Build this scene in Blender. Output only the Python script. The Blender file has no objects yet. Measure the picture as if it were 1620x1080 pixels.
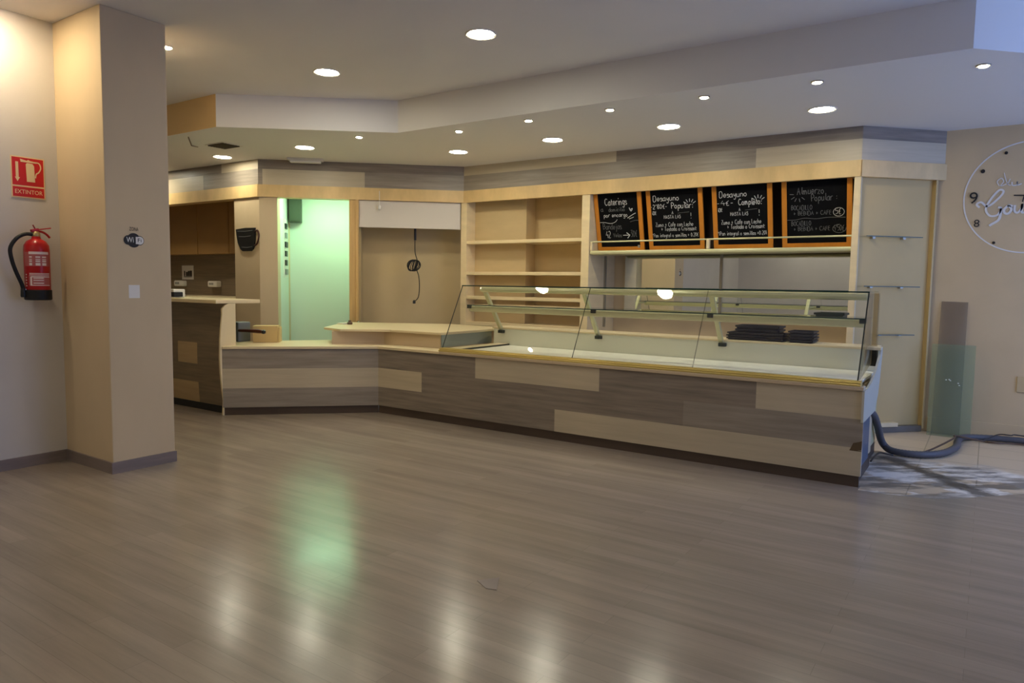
import bpy, math, random
from mathutils import Vector, Matrix
random.seed(7)
S = bpy.context.scene
COL = S.collection

# ------------------------------------------------------------------ camera, sky, exposure
cam_d = bpy.data.cameras.new('camera')
cam = bpy.data.objects.new('camera', cam_d)
COL.objects.link(cam)
F_PX, YAW, PITCH, ROLL = 1113.479, -.593909, -.0798191, -.0149843
fw = Vector((math.sin(YAW) * math.cos(PITCH), math.cos(YAW) * math.cos(PITCH), math.sin(PITCH)))
rt = Vector((math.cos(YAW), -math.sin(YAW), 0))
dn = fw.cross(rt)
r_ = rt * math.cos(ROLL) + dn * math.sin(ROLL)
d_ = -rt * math.sin(ROLL) + dn * math.cos(ROLL)
m = Matrix(((r_.x, -d_.x, -fw.x, 0), (r_.y, -d_.y, -fw.y, 0), (r_.z, -d_.z, -fw.z, 1.4), (0, 0, 0, 1)))
cam.matrix_world = m
cam_d.sensor_width = 36
cam_d.lens = F_PX / 1620 * 36
cam_d.clip_start = .05
S.camera = cam

w = bpy.data.worlds.new('daylight')
S.world = w
w.use_nodes = True
bg = w.node_tree.nodes['Background']
bg.inputs[0].default_value = (.31, .48, 1.0, 1)
bg.inputs[1].default_value = 2.7
S.view_settings.view_transform = 'Standard'
S.view_settings.look = 'None'
S.view_settings.gamma = 1
S.view_settings.use_curve_mapping = False
S.view_settings.exposure = 0.30

L_PANEL = 80.0      # round LED downlights
L_SPOT = 150.0       # small halogen spots
L_CORR = 36.0       # corridor tube
pl = bpy.data.lights.new('window_daylight_portal', 'AREA')   # sampling portal for the sky in the shop window
pl.shape = 'RECTANGLE'
pl.size = 3.2
pl.size_y = 4.2
pl.cycles.is_portal = True
plo = bpy.data.objects.new('window_daylight_portal', pl)
COL.objects.link(plo)
plo.matrix_world = Matrix.Translation((2.78, 5.9, 1.68)) @ Matrix.Rotation(math.radians(90), 4, 'Y')

# ------------------------------------------------------------------ materials
def lin(c):
    return tuple(((x / 255) / 12.92 if x / 255 <= .04045 else ((x / 255 + .055) / 1.055) ** 2.4) for x in c) + (1,)

def mat(name, rgb, rough=.6, metal=0, noise=0, nscale=(6, 6, 6), bump=0, emit=None, spec=.4):
    M = bpy.data.materials.new(name)
    M.use_nodes = True
    nt = M.node_tree
    b = nt.nodes['Principled BSDF']
    b.inputs['Roughness'].default_value = rough
    b.inputs['Metallic'].default_value = metal
    b.inputs['Specular IOR Level'].default_value = spec
    c = lin(rgb)
    b.inputs['Base Color'].default_value = c
    if noise or bump:
        tc = nt.nodes.new('ShaderNodeTexCoord')
        mp = nt.nodes.new('ShaderNodeMapping')
        mp.inputs['Scale'].default_value = nscale
        nz = nt.nodes.new('ShaderNodeTexNoise')
        nz.inputs['Scale'].default_value = 1
        nz.inputs['Detail'].default_value = 5
        nt.links.new(tc.outputs['Object'], mp.inputs[0])
        nt.links.new(mp.outputs[0], nz.inputs[0])
        if noise:
            rp = nt.nodes.new('ShaderNodeValToRGB')
            rp.color_ramp.elements[0].position = .3
            rp.color_ramp.elements[1].position = .7
            rp.color_ramp.elements[0].color = tuple(x * (1 - noise) for x in c[:3]) + (1,)
            rp.color_ramp.elements[1].color = tuple(min(1, x * (1 + noise)) for x in c[:3]) + (1,)
            nt.links.new(nz.outputs[0], rp.inputs[0])
            nt.links.new(rp.outputs[0], b.inputs['Base Color'])
        if bump:
            bp = nt.nodes.new('ShaderNodeBump')
            bp.inputs['Strength'].default_value = bump
            bp.inputs['Distance'].default_value = .01
            nt.links.new(nz.outputs[0], bp.inputs['Height'])
            nt.links.new(bp.outputs[0], b.inputs['Normal'])
    if emit:
        b.inputs['Emission Color'].default_value = tuple(emit[0]) + (1,)
        b.inputs['Emission Strength'].default_value = emit[1]
    return M

def wood(name, rgb, rough=.45, ns=(2, 2, 30), var=.25, blocks=None):
    """Plank laminate: long streaks plus tone changes from board to board."""
    M = mat(name, rgb, rough)
    nt = M.node_tree
    b = nt.nodes['Principled BSDF']
    c = lin(rgb)
    tc = nt.nodes.new('ShaderNodeTexCoord')
    mp = nt.nodes.new('ShaderNodeMapping')
    mp.inputs['Scale'].default_value = ns
    n1 = nt.nodes.new('ShaderNodeTexNoise')
    n1.inputs['Scale'].default_value = 1
    n1.inputs['Detail'].default_value = 6
    n1.inputs['Roughness'].default_value = .6
    nt.links.new(tc.outputs['Object'], mp.inputs[0])
    nt.links.new(mp.outputs[0], n1.inputs[0])
    rp = nt.nodes.new('ShaderNodeValToRGB')
    rp.color_ramp.elements[0].position = .28
    rp.color_ramp.elements[1].position = .72
    rp.color_ramp.elements[0].color = tuple(x * (1 - var) for x in c[:3]) + (1,)
    rp.color_ramp.elements[1].color = tuple(min(1, x * (1 + var)) for x in c[:3]) + (1,)
    nt.links.new(n1.outputs[0], rp.inputs[0])
    nt.links.new(rp.outputs[0], b.inputs['Base Color'])
    return M

def floor_mat():
    M = mat('laminate_floor', (150, 137, 122), .3)
    nt = M.node_tree
    b = nt.nodes['Principled BSDF']
    tc = nt.nodes.new('ShaderNodeTexCoord')
    bk = nt.nodes.new('ShaderNodeTexBrick')
    bk.inputs['Scale'].default_value = 1
    bk.inputs['Brick Width'].default_value = 1.25
    bk.inputs['Row Height'].default_value = .095
    bk.inputs['Mortar Size'].default_value = .0012
    bk.inputs['Mortar Smooth'].default_value = .3
    bk.inputs['Bias'].default_value = 0
    bk.offset = .37
    bk.inputs['Color1'].default_value = lin((150, 137, 124))
    bk.inputs['Color2'].default_value = lin((142, 129, 116))
    bk.inputs['Mortar'].default_value = lin((132, 119, 107))
    nt.links.new(tc.outputs['Object'], bk.inputs[0])
    mp = nt.nodes.new('ShaderNodeMapping')
    mp.inputs['Scale'].default_value = (.9, 11, 1)
    n1 = nt.nodes.new('ShaderNodeTexNoise')
    n1.inputs['Scale'].default_value = 1
    n1.inputs['Detail'].default_value = 7
    n1.inputs['Roughness'].default_value = .65
    nt.links.new(tc.outputs['Object'], mp.inputs[0])
    nt.links.new(mp.outputs[0], n1.inputs[0])
    rp = nt.nodes.new('ShaderNodeValToRGB')
    rp.color_ramp.elements[0].position = .3
    rp.color_ramp.elements[1].position = .7
    rp.color_ramp.elements[0].color = (.84, .84, .84, 1)
    rp.color_ramp.elements[1].color = (1.12, 1.12, 1.12, 1)
    nt.links.new(n1.outputs[0], rp.inputs[0])
    mx = nt.nodes.new('ShaderNodeMix')
    mx.data_type = 'RGBA'
    mx.blend_type = 'MULTIPLY'
    mx.inputs[0].default_value = 1
    nt.links.new(bk.outputs[0], mx.inputs[6])
    nt.links.new(rp.outputs[0], mx.inputs[7])
    nt.links.new(mx.outputs[2], b.inputs['Base Color'])
    n2 = nt.nodes.new('ShaderNodeTexNoise')
    n2.inputs['Scale'].default_value = 2.2
    n2.inputs['Detail'].default_value = 6
    nt.links.new(tc.outputs['Object'], n2.inputs[0])
    mr = nt.nodes.new('ShaderNodeMapRange')
    mr.inputs[1].default_value = .3
    mr.inputs[2].default_value = .7
    mr.inputs[3].default_value = .16
    mr.inputs[4].default_value = .25
    nt.links.new(n2.outputs[0], mr.inputs[0])
    nt.links.new(mr.outputs[0], b.inputs['Roughness'])
    bp = nt.nodes.new('ShaderNodeBump')
    bp.inputs['Strength'].default_value = .06
    bp.inputs['Distance'].default_value = .004
    nt.links.new(n1.outputs[0], bp.inputs['Height'])
    nt.links.new(bp.outputs[0], b.inputs['Normal'])
    b.inputs['Specular IOR Level'].default_value = .5
    return M

def tile_mat():
    """Bare cream tiles with white glue smears, grey grime and the dark line of a removed partition."""
    M = mat('dirty_floor_tiles', (190, 175, 150), .45)
    nt = M.node_tree
    N, L = nt.nodes, nt.links
    b = N['Principled BSDF']
    tc = N.new('ShaderNodeTexCoord')
    bk = N.new('ShaderNodeTexBrick')
    bk.offset = 0
    bk.inputs['Scale'].default_value = 1
    bk.inputs['Brick Width'].default_value = .4
    bk.inputs['Row Height'].default_value = .4
    bk.inputs['Mortar Size'].default_value = .005
    bk.inputs['Color1'].default_value = lin((206, 186, 158))
    bk.inputs['Color2'].default_value = lin((200, 180, 152))
    bk.inputs['Mortar'].default_value = lin((168, 150, 124))
    L.new(tc.outputs['Object'], bk.inputs[0])
    sx = N.new('ShaderNodeSeparateXYZ')
    L.new(tc.outputs['Object'], sx.inputs[0])
    def math_(op, a, c=None):
        n = N.new('ShaderNodeMath')
        n.operation = op
        for i, v in enumerate((a, c)):
            if v is None:
                continue
            if isinstance(v, (int, float)):
                n.inputs[i].default_value = v
            else:
                L.new(v, n.inputs[i])
        return n.outputs[0]
    def noise(sc, scale=(1, 1, 1), det=6):
        mp = N.new('ShaderNodeMapping')
        mp.vector_type = 'TEXTURE'
        mp.inputs['Scale'].default_value = scale
        mp.inputs['Rotation'].default_value = (0, 0, .59)
        n = N.new('ShaderNodeTexNoise')
        n.inputs['Scale'].default_value = sc
        n.inputs['Detail'].default_value = det
        n.inputs['Roughness'].default_value = .6
        L.new(tc.outputs['Object'], mp.inputs[0])
        L.new(mp.outputs[0], n.inputs[0])
        return n.outputs[0]
    def ramp(v, a, c):
        n = N.new('ShaderNodeMapRange')
        n.inputs[1].default_value = a
        n.inputs[2].default_value = c
        L.new(v, n.inputs[0])
        return n.outputs[0]
    def mix(f, a, col):
        n = N.new('ShaderNodeMix')
        n.data_type = 'RGBA'
        L.new(f, n.inputs[0])
        L.new(a, n.inputs[6])
        n.inputs[7].default_value = lin(col)
        return n.outputs[2]
    # distance behind the laminate edge, along (.66,-.75): coordinates are world metres here
    dist = math_('ADD', math_('MULTIPLY', sx.outputs[0], .76), math_('MULTIPLY', sx.outputs[1], .65))   # along normal of the dark line
    nearness = ramp(math_('ADD', math_('MULTIPLY', sx.outputs[1], -1), math_('MULTIPLY', noise(2.5), .9)), -6.35, -6.15)
    glue = math_('MULTIPLY', ramp(noise(2.3, (1.3, 1, 1), 7), .46, .49), nearness)
    c1 = mix(math_('MULTIPLY', glue, .9), bk.outputs[0], (230, 224, 214))
    grime = math_('MULTIPLY', ramp(noise(5.0, (2.6, .8, 1), 8), .43, .55), nearness)
    c2 = mix(math_('MULTIPLY', grime, .8), c1, (92, 84, 76))
    dl = math_('ABSOLUTE', math_('SUBTRACT', math_('ADD', dist, math_('MULTIPLY', noise(11.0), .24)), 3.945))
    line = math_('SUBTRACT', 1.0, ramp(dl, .04, .12))
    line = math_('MULTIPLY', line, ramp(math_('MULTIPLY', sx.outputs[1], -1), -6.85, -6.6))
    c3 = mix(math_('MULTIPLY', line, .85), c2, (66, 58, 50))
    L.new(c3, b.inputs['Base Color'])
    return M

def glass(name, tint=(.997, .998, .995), ior=1.45, rough=0.0, body=0.0, body_rgb=(120, 160, 140)):
    M = bpy.data.materials.new(name)
    M.use_nodes = True
    nt = M.node_tree
    nt.nodes.clear()
    out = nt.nodes.new('ShaderNodeOutputMaterial')
    tr = nt.nodes.new('ShaderNodeBsdfTransparent')
    tr.inputs[0].default_value = tuple(tint) + (1,)
    gl = nt.nodes.new('ShaderNodeBsdfGlossy')
    gl.inputs['Roughness'].default_value = rough
    lw = nt.nodes.new('ShaderNodeLayerWeight')        # Schlick reflectance, the same from both sides
    lw.inputs[0].default_value = .5
    pw = nt.nodes.new('ShaderNodeMath')
    pw.operation = 'POWER'
    pw.inputs[1].default_value = 5
    nt.links.new(lw.outputs['Facing'], pw.inputs[0])
    fr = nt.nodes.new('ShaderNodeMath')
    fr.operation = 'MULTIPLY_ADD'
    f0 = ((ior - 1) / (ior + 1)) ** 2
    fr.inputs[1].default_value = 1 - f0
    fr.inputs[2].default_value = f0
    nt.links.new(pw.outputs[0], fr.inputs[0])
    mx = nt.nodes.new('ShaderNodeMixShader')
    last = tr.outputs[0]
    if body:
        df = nt.nodes.new('ShaderNodeBsdfDiffuse')
        df.inputs[0].default_value = lin(body_rgb)
        m2 = nt.nodes.new('ShaderNodeMixShader')
        m2.inputs[0].default_value = body
        nt.links.new(tr.outputs[0], m2.inputs[1])
        nt.links.new(df.outputs[0], m2.inputs[2])
        last = m2.outputs[0]
    nt.links.new(fr.outputs[0], mx.inputs[0])
    nt.links.new(last, mx.inputs[1])
    nt.links.new(gl.outputs[0], mx.inputs[2])
    nt.links.new(mx.outputs[0], out.inputs[0])
    return M

M = {}
M['floor'] = floor_mat()
M['tiles'] = tile_mat()
M['white_wall'] = mat('white_wall_paint', (205, 198, 192), .75, noise=.03, nscale=(2, 2, 2))
M['ceiling'] = mat('ceiling_paint', (226, 222, 220), .85, noise=.02, nscale=(1.5, 1.5, 1.5))
M['soffit'] = mat('soffit_paint', (226, 223, 220), .85)
M['ochre'] = mat('ochre_soffit_face', (222, 190, 140), .8)
M['cream'] = mat('cream_wall_paint', (206, 184, 150), .7, noise=.04, nscale=(3, 3, 1.5))
M['clock_wall'] = mat('peach_wall_paint', (204, 180, 142), .7, noise=.05, nscale=(2.5, 2.5, 2.5))
M['return'] = mat('cream_return_panel', (198, 170, 116), .6, noise=.04, nscale=(2, 2, 2))
M['brown'] = mat('brown_cabinet_laminate', (150, 112, 62), .5, noise=.06, nscale=(3, 3, 3))
M['niche'] = mat('niche_board', (190, 168, 128), .6, noise=.05, nscale=(2, 2, 2))
M['maple'] = mat('pale_maple_laminate', (226, 205, 163), .45, noise=.06, nscale=(4, 4, 14))
M['maple_back'] = mat('maple_back_board', (196, 172, 130), .5, noise=.05, nscale=(3, 3, 10))
M['pine'] = wood('pine_strip', (214, 182, 128), .4, (5, 5, 2.0), .14)
M['pine_post'] = wood('pine_post_wood', (196, 160, 105), .45, (16, 16, 1.0), .2)
M['plank_dark'] = wood('grey_plank_laminate', (134, 122, 110), .42, (1.6, 1.6, 26), .28)
M['plank_mid'] = wood('mid_grey_plank_laminate', (146, 135, 123), .42, (1.6, 1.6, 26), .22)
M['plank_pale'] = wood('pale_plank_laminate', (188, 174, 150), .42, (1.4, 1.4, 20), .10)
M['plank_brown'] = wood('brown_plank_laminate', (122, 106, 86), .4, (1.6, 1.6, 24), .25)
M['plank_tan'] = wood('tan_plank_laminate', (180, 154, 116), .4, (1.4, 1.4, 20), .12)
M['toe'] = mat('dark_toe_kick', (76, 62, 52), .5, noise=.15, nscale=(2, 2, 14))
M['skirt'] = wood('grey_skirting', (128, 114, 108), .4, (3, 3, 30), .12)
M['worktop'] = mat('cream_worktop', (222, 204, 166), .35)
M['block_face'] = mat('beige_block_face', (196, 176, 146), .5)
M['steel'] = mat('brushed_steel', (150, 162, 164), .35, .6)
M['well'] = mat('white_well_tray', (242, 238, 224), .4)
M['well_wall'] = mat('pale_green_well_wall', (212, 210, 192), .4)
M['gold'] = mat('gold_trim', (210, 188, 116), .32, .6)
M['case_cream'] = mat('cream_metal_profile', (196, 192, 150), .38, .15)
M['case_gloss'] = mat('glossy_cream_profile', (200, 196, 156), .12, .2, spec=.6)
M['case_dark'] = mat('dark_gasket', (40, 44, 34), .5)
M['glass'] = glass('case_glass')
M['glass_edge'] = mat('green_glass_edge', (26, 58, 50), .2)
M['glass_shelf'] = glass('glass_shelf_pane', (.97, .99, .98))
M['green_sheet'] = glass('green_glass_sheet', (.90, .955, .915), 1.3, 0, .14, (140, 168, 148))
M['grey_sheet'] = glass('grey_acrylic_sheet', (.86, .84, .82), 1.25, .05, .16, (150, 140, 132))
M['mirror'] = mat('mirror_silver', (236, 240, 238), 0.0, 1.0)
M['alu'] = mat('aluminium', (170, 164, 150), .35, .8)
M['black'] = mat('black_plastic', (18, 18, 18), .4)
M['blacksoft'] = mat('black_rubber', (14, 14, 14), .6)
M['tray'] = mat('dark_tray_plastic', (38, 35, 42), .45)
M['tray_green'] = mat('dark_green_tray_plastic', (38, 46, 36), .45)
M['slate'] = mat('chalkboard_slate', (11, 11, 13), .85, noise=.3, nscale=(5, 5, 5), spec=.12)
M['maroon'] = mat('dark_backing', (30, 12, 8), .7)
M['frame'] = wood('orange_pine_frame', (196, 124, 40), .4, (10, 10, 3), .15)
M['chalk'] = mat('white_chalk', (205, 205, 205), .9)
M['chalk_faint'] = mat('faint_chalk', (110, 110, 112), .9)
M['red'] = mat('red_enamel', (176, 20, 22), .3)
M['red_dark'] = mat('dark_red_label', (142, 24, 28), .45)
M['sign_red'] = mat('sign_red', (198, 26, 24), .45)
M['sign_cream'] = mat('sign_cream', (232, 205, 160), .5)
M['label_white'] = mat('label_print_white', (225, 205, 200), .5)
M['label_grey'] = mat('label_print_pink', (176, 92, 90), .5)
M['brass'] = mat('brass_valve', (190, 170, 120), .35, .8)
M['white'] = mat('white_plastic', (226, 222, 214), .4)
M['kick'] = mat('grey_plinth', (118, 110, 100), .5, .3)
M['end_white'] = mat('off_white_end_panel', (186, 182, 166), .5)
M['paper'] = mat('white_paper', (228, 224, 220), .8)
M['ink'] = mat('dark_ink', (34, 28, 26), .6)
M['vinyl'] = mat('white_vinyl_lettering', (222, 218, 214), .5)
M['blue_metal'] = mat('blue_grey_metal', (92, 112, 140), .35, .5)
M['hose'] = mat('blue_grey_conduit', (84, 83, 88), .5)
M['wire'] = mat('dark_cable', (52, 44, 40), .5)
M['wire_brown'] = mat('brown_cable', (92, 72, 58), .5)
M['grey_box'] = mat('grey_plastic', (126, 130, 128), .5)
M['card'] = mat('beige_cardboard', (206, 178, 122), .7)
M['tool'] = mat('red_brown_wood_handle', (70, 32, 18), .4)
M['elec'] = mat('grey_cabinet_enamel', (64, 70, 56), .5)
M['corr'] = mat('corridor_white_paint', (212, 218, 210), .7)
M['blind'] = mat('grey_white_panel', (205, 196, 186), .6)
M['stain'] = mat('brown_exposed_board', (92, 74, 50), .7)
M['lamp'] = mat('led_diffuser', (255, 255, 255), .5, emit=((1.0, .945, .74), L_PANEL))
M['spot_lamp'] = mat('halogen_lamp', (255, 255, 255), .5, emit=((1.0, .88, .60), L_SPOT))
M['warm_spot'] = mat('warm_spot_lamp', (255, 255, 255), .5, emit=((1.0, .82, .54), L_SPOT * 8.0))
M['green_tube'] = mat('corridor_tube_light', (255, 255, 255), .5, emit=((.50, 1.0, .60), L_CORR))
M['rim'] = mat('white_lamp_rim', (210, 204, 194), .5)
M['vent_dark'] = mat('dark_vent_grille', (66, 58, 42), .7)

# ------------------------------------------------------------------ mesh helpers
WL = {}          # world location of every object that can be a parent

class MB:
    def __init__(s):
        s.v, s.f, s.m = [], [], []
    def add(s, vs, fs, mi=0):
        o = len(s.v)
        s.v += [Vector(p) for p in vs]
        for f in fs:
            s.f.append([i + o for i in f])
            s.m.append(mi)
        return s
    def box(s, x0, x1, y0, y1, z0, z1, mi=0):
        x0, x1 = sorted((x0, x1)); y0, y1 = sorted((y0, y1)); z0, z1 = sorted((z0, z1))
        vs = [(x, y, z) for z in (z0, z1) for y in (y0, y1) for x in (x0, x1)]
        return s.add(vs, [(0, 2, 3, 1), (4, 5, 7, 6), (0, 1, 5, 4), (2, 6, 7, 3), (0, 4, 6, 2), (1, 3, 7, 5)], mi)
    def obox(s, o, a, b, c, mi=0):
        """box from corner o with edge vectors a, b, c"""
        o, a, b, c = map(Vector, (o, a, b, c))
        vs = [o + a * i + b * j + c * k for k in (0, 1) for j in (0, 1) for i in (0, 1)]
        fs = [(0, 2, 3, 1), (4, 5, 7, 6), (0, 1, 5, 4), (2, 6, 7, 3), (0, 4, 6, 2), (1, 3, 7, 5)]
        if a.cross(b).dot(c) < 0:
            fs = [f[::-1] for f in fs]
        return s.add(vs, fs, mi)
    def prism(s, pts, z0, z1, mi=0):
        n = len(pts)
        area = sum(pts[i][0] * pts[(i + 1) % n][1] - pts[(i + 1) % n][0] * pts[i][1] for i in range(n))
        if area < 0:
            pts = pts[::-1]
        vs = [(p[0], p[1], z0) for p in pts] + [(p[0], p[1], z1) for p in pts]
        fs = [tuple(range(n))[::-1], tuple(range(n, 2 * n))] + [(i, (i + 1) % n, n + (i + 1) % n, n + i) for i in range(n)]
        return s.add(vs, fs, mi)
    def slab(s, pts, d, mi=0, mside=None):
        """flat polygon pts (3D) thickened by vector d"""
        d = Vector(d); pts = [Vector(p) for p in pts]
        n = len(pts)
        nn = Vector((0, 0, 0))
        for i in range(n):
            nn += pts[i].cross(pts[(i + 1) % n])
        if nn.dot(d) < 0:
            pts = pts[::-1]
        vs = pts + [p + d for p in pts]
        s.add(vs, [tuple(range(n))[::-1], tuple(range(n, 2 * n))], mi)
        s.add(vs, [(i, (i + 1) % n, n + (i + 1) % n, n + i) for i in range(n)], mi if mside is None else mside)
        return s
    def poly(s, pts, mi=0):
        return s.add(pts, [tuple(range(len(pts)))], mi)
    def tube(s, path, r, n=10, mi=0, caps=True):
        path = [Vector(p) for p in path]
        k = len(path)
        rs = r if isinstance(r, (list, tuple)) else [r] * k
        rings = []
        t = (path[1] - path[0]).normalized()
        up = Vector((0, 0, 1)) if abs(t.z) < .9 else Vector((1, 0, 0))
        a = t.cross(up).normalized()
        for i in range(k):
            if i == 0: t = path[1] - path[0]
            elif i == k - 1: t = path[-1] - path[-2]
            else: t = path[i + 1] - path[i - 1]
            t.normalize()
            a = (a - t * a.dot(t)).normalized()
            b = t.cross(a)
            rings.append([path[i] + (a * math.cos(2 * math.pi * j / n) + b * math.sin(2 * math.pi * j / n)) * rs[i] for j in range(n)])
        vs = [p for rg in rings for p in rg]
        fs = [(i * n + j, i * n + (j + 1) % n, (i + 1) * n + (j + 1) % n, (i + 1) * n + j) for i in range(k - 1) for j in range(n)]
        if caps:
            fs += [tuple(range(n))[::-1], tuple(range((k - 1) * n, k * n))]
        return s.add(vs, fs, mi)
    def lathe(s, prof, c, n=24, mi=0):
        """profile [(r, z)] revolved around the vertical axis through c"""
        vs, fs = [], []
        for r, z in prof:
            for j in range(n):
                a = 2 * math.pi * j / n
                vs.append((c[0] + r * math.cos(a), c[1] + r * math.sin(a), c[2] + z))
        for i in range(len(prof) - 1):
            for j in range(n):
                fs.append((i * n + j, i * n + (j + 1) % n, (i + 1) * n + (j + 1) % n, (i + 1) * n + j))
        fs.append(tuple(range(n))[::-1])
        fs.append(tuple(range((len(prof) - 1) * n, len(prof) * n)))
        return s.add(vs, fs, mi)
    def ribbon(s, pts, w_, nrm, t=.0015, mi=0):
        """a stroke of width w_ lying on a surface of normal nrm"""
        pts = [Vector(p) for p in pts]
        nrm = Vector(nrm).normalized()
        L_, R_ = [], []
        for i, p in enumerate(pts):
            d = (pts[min(i + 1, len(pts) - 1)] - pts[max(i - 1, 0)])
            if d.length < 1e-7: d = Vector((1, 0, 0))
            sd = nrm.cross(d.normalized()) * w_ / 2
            L_.append(p + sd); R_.append(p - sd)
        k = len(pts)
        vs = L_ + R_ + [p + nrm * t for p in L_] + [p + nrm * t for p in R_]
        fs = []
        for i in range(k - 1):
            fs += [(2 * k + i, 3 * k + i, 3 * k + i + 1, 2 * k + i + 1),
                   (i, 2 * k + i, 2 * k + i + 1, i + 1), (k + i, k + i + 1, 3 * k + i + 1, 3 * k + i)]
        fs += [(0, k, 3 * k, 2 * k), (k - 1, 3 * k - 1, 4 * k - 1, 2 * k - 1)] if k > 1 else []
        return s.add(vs, fs, mi)
    def build(s, name, mats, parent=None, smooth=False, bevel=0, origin=None):
        if not isinstance(mats, (list, tuple)): mats = [mats]
        if origin is None:
            lo = Vector((min(p.x for p in s.v), min(p.y for p in s.v), min(p.z for p in s.v)))
            hi = Vector((max(p.x for p in s.v), max(p.y for p in s.v), max(p.z for p in s.v)))
            origin = (lo + hi) / 2
        origin = Vector(origin)
        me = bpy.data.meshes.new(name)
        me.from_pydata([p - origin for p in s.v], [], s.f)
        for x in mats: me.materials.append(M[x] if isinstance(x, str) else x)
        for i, p in enumerate(me.polygons):
            p.material_index = s.m[i]
            p.use_smooth = smooth
        me.update()
        o = bpy.data.objects.new(name, me)
        COL.objects.link(o)
        if parent:
            o.parent = parent
            o.location = origin - WL[parent.name]
        else:
            o.location = origin
        WL[o.name] = origin
        if smooth:
            try:
                me.set_sharp_from_angle(angle=math.radians(40))
            except Exception:
                pass
        if bevel:
            bv = o.modifiers.new('bevel', 'BEVEL')
            bv.width = bevel
            bv.segments = 2
            bv.limit_method = 'ANGLE'
        return o

def tag(o, label, cat, group=None):
    o['label'] = label
    o['category'] = cat
    if group: o['group'] = group
    return o

def thing(name, label, cat, loc, group=None):
    o = bpy.data.objects.new(name, None)
    o.empty_display_size = .1
    COL.objects.link(o)
    o.location = loc
    WL[o.name] = Vector(loc)
    return tag(o, label, cat, group)

def struct(name, mb, mats, **k):
    o = mb.build(name, mats, origin=(0, 0, 0), **k)
    o['kind'] = 'structure'
    return o

def copy_tree(o, loc, label):
    r = o.copy()
    COL.objects.link(r)
    r.location = loc
    r['label'] = label
    for ch in list(o.children):
        c = ch.copy(); COL.objects.link(c); c.parent = r
        for g in list(ch.children):
            d = g.copy(); COL.objects.link(d); d.parent = c
    return r

def smooth_path(pts, n=6):
    pts = [Vector(p) for p in pts]
    out = []
    for i in range(len(pts) - 1):
        p0 = pts[max(i - 1, 0)]; p1 = pts[i]; p2 = pts[i + 1]; p3 = pts[min(i + 2, len(pts) - 1)]
        for k in range(n):
            t = k / n
            out.append(.5 * ((2 * p1) + (p2 - p0) * t + (2 * p0 - 5 * p1 + 4 * p2 - p3) * t * t + (3 * p1 - p0 - 3 * p2 + p3) * t ** 3))
    out.append(pts[-1])
    return out

def type_mesh(mb, text, o, ax, ay, nrm, size, t=.002, mi=0, align='CENTER', width=None):
    """printed lettering: outline letters laid flat at point o with axes ax, ay"""
    cu = bpy.data.curves.new('type', 'FONT')
    cu.body = text
    cu.size = size
    cu.align_x = align
    cu.align_y = 'CENTER'
    cu.resolution_u = 3
    ob = bpy.data.objects.new('type', cu)
    COL.objects.link(ob)
    dg = bpy.context.evaluated_depsgraph_get()
    me = bpy.data.meshes.new_from_object(ob.evaluated_get(dg))
    bpy.data.objects.remove(ob)
    bpy.data.curves.remove(cu)
    o, ax, ay, nrm = map(Vector, (o, ax, ay, nrm))
    xs = [v.co.x for v in me.vertices]
    k = 1
    if width: k = width / (max(xs) - min(xs))
    vs = [o + ax * v.co.x * k + ay * v.co.y + nrm * t for v in me.vertices]
    mb.add(vs, [tuple(p.vertices) for p in me.polygons], mi)
    bpy.data.meshes.remove(me)

# ------------------------------------------------------------------ hand lettering (single strokes)
G = {
 'a': (4, ['34 24 03 01 10 31 34', '34 31 40']), 'b': (4, ['07 00 20 32 24 03']), 'c': (4, ['33 14 02 10 31']),
 'd': (4, ['33 14 02 10 31 37 30']), 'e': (4, ['02 32 33 24 14 02 10 31']), 'f': (3, ['36 27 15 10', '04 34']),
 'h': (4, ['07 00', '02 14 33 30']), 'i': (2, ['14 10', '16 17']), 'l': (2, ['17 11 20']),
 'm': (6, ['04 00', '02 14 23 20', '22 34 43 50']), 'n': (4, ['04 00', '02 14 33 30']), 'o': (4, ['24 03 01 20 32 24']),
 'r': (3, ['04 00', '02 14 34']), 's': (3, ['33 14 03 31 20 00']), 't': (3, ['16 11 20', '04 34']),
 'u': (4, ['04 01 10 31', '34 30']), 'v': (4, ['04 10 34']), 'z': (4, ['04 34 00 30']), 'x': (4, ['04 30', '34 00']),
 'A': (5, ['00 27 40', '13 33']), 'B': (5, ['00 07 36 34 04', '04 43 31 00']), 'C': (5, ['46 27 05 02 20 41']),
 'D': (5, ['07 00 30 43 37 07']), 'E': (4, ['37 07 00 30', '04 34']), 'F': (4, ['37 07 00', '04 34']),
 'H': (5, ['07 00', '47 40', '04 44']), 'I': (2, ['17 10']), 'L': (4, ['07 00 30']), 'N': (5, ['00 07 40 47']),
 'O': (5, ['27 05 02 20 42 45 27']), 'P': (4, ['00 07 36 34 03']), 'S': (4, ['36 17 05 33 20 01']),
 'T': (5, ['07 47', '27 20']), 'V': (5, ['07 20 47']), 'Z': (5, ['07 47 00 40']), 'G': (5, ['46 27 05 02 20 42 43 23']),
 '0': (4, ['17 05 02 10 32 35 17']), '2': (4, ['06 17 35 00 30']), '3': (4, ['07 37 14 33 20 00']), '4': (4, ['27 03 43', '30 34']),
 '5': (4, ['37 07 04 34 31 00']), '8': (4, ['14 06 27 36 14 02 10 31 14']), 'k': (4, ['37 15 12 10 30', '04 24', '03 23']),
 '+': (4, ['03 33', '15 11']), '-': (3, ['03 23']), '*': (3, ['17 14', '06 25', '05 26']), '!': (2, ['17 13', '11 10']),
 '[': (2, ['14 10', '16 17']), ':': (2, ['14 13', '11 10']), '(': (2, ['17 04 00']), ')': (2, ['07 14 10']), '.': (2, ['10 11']),
 "'": (2, ['17 05']), ' ': (3, []),
}
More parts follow.
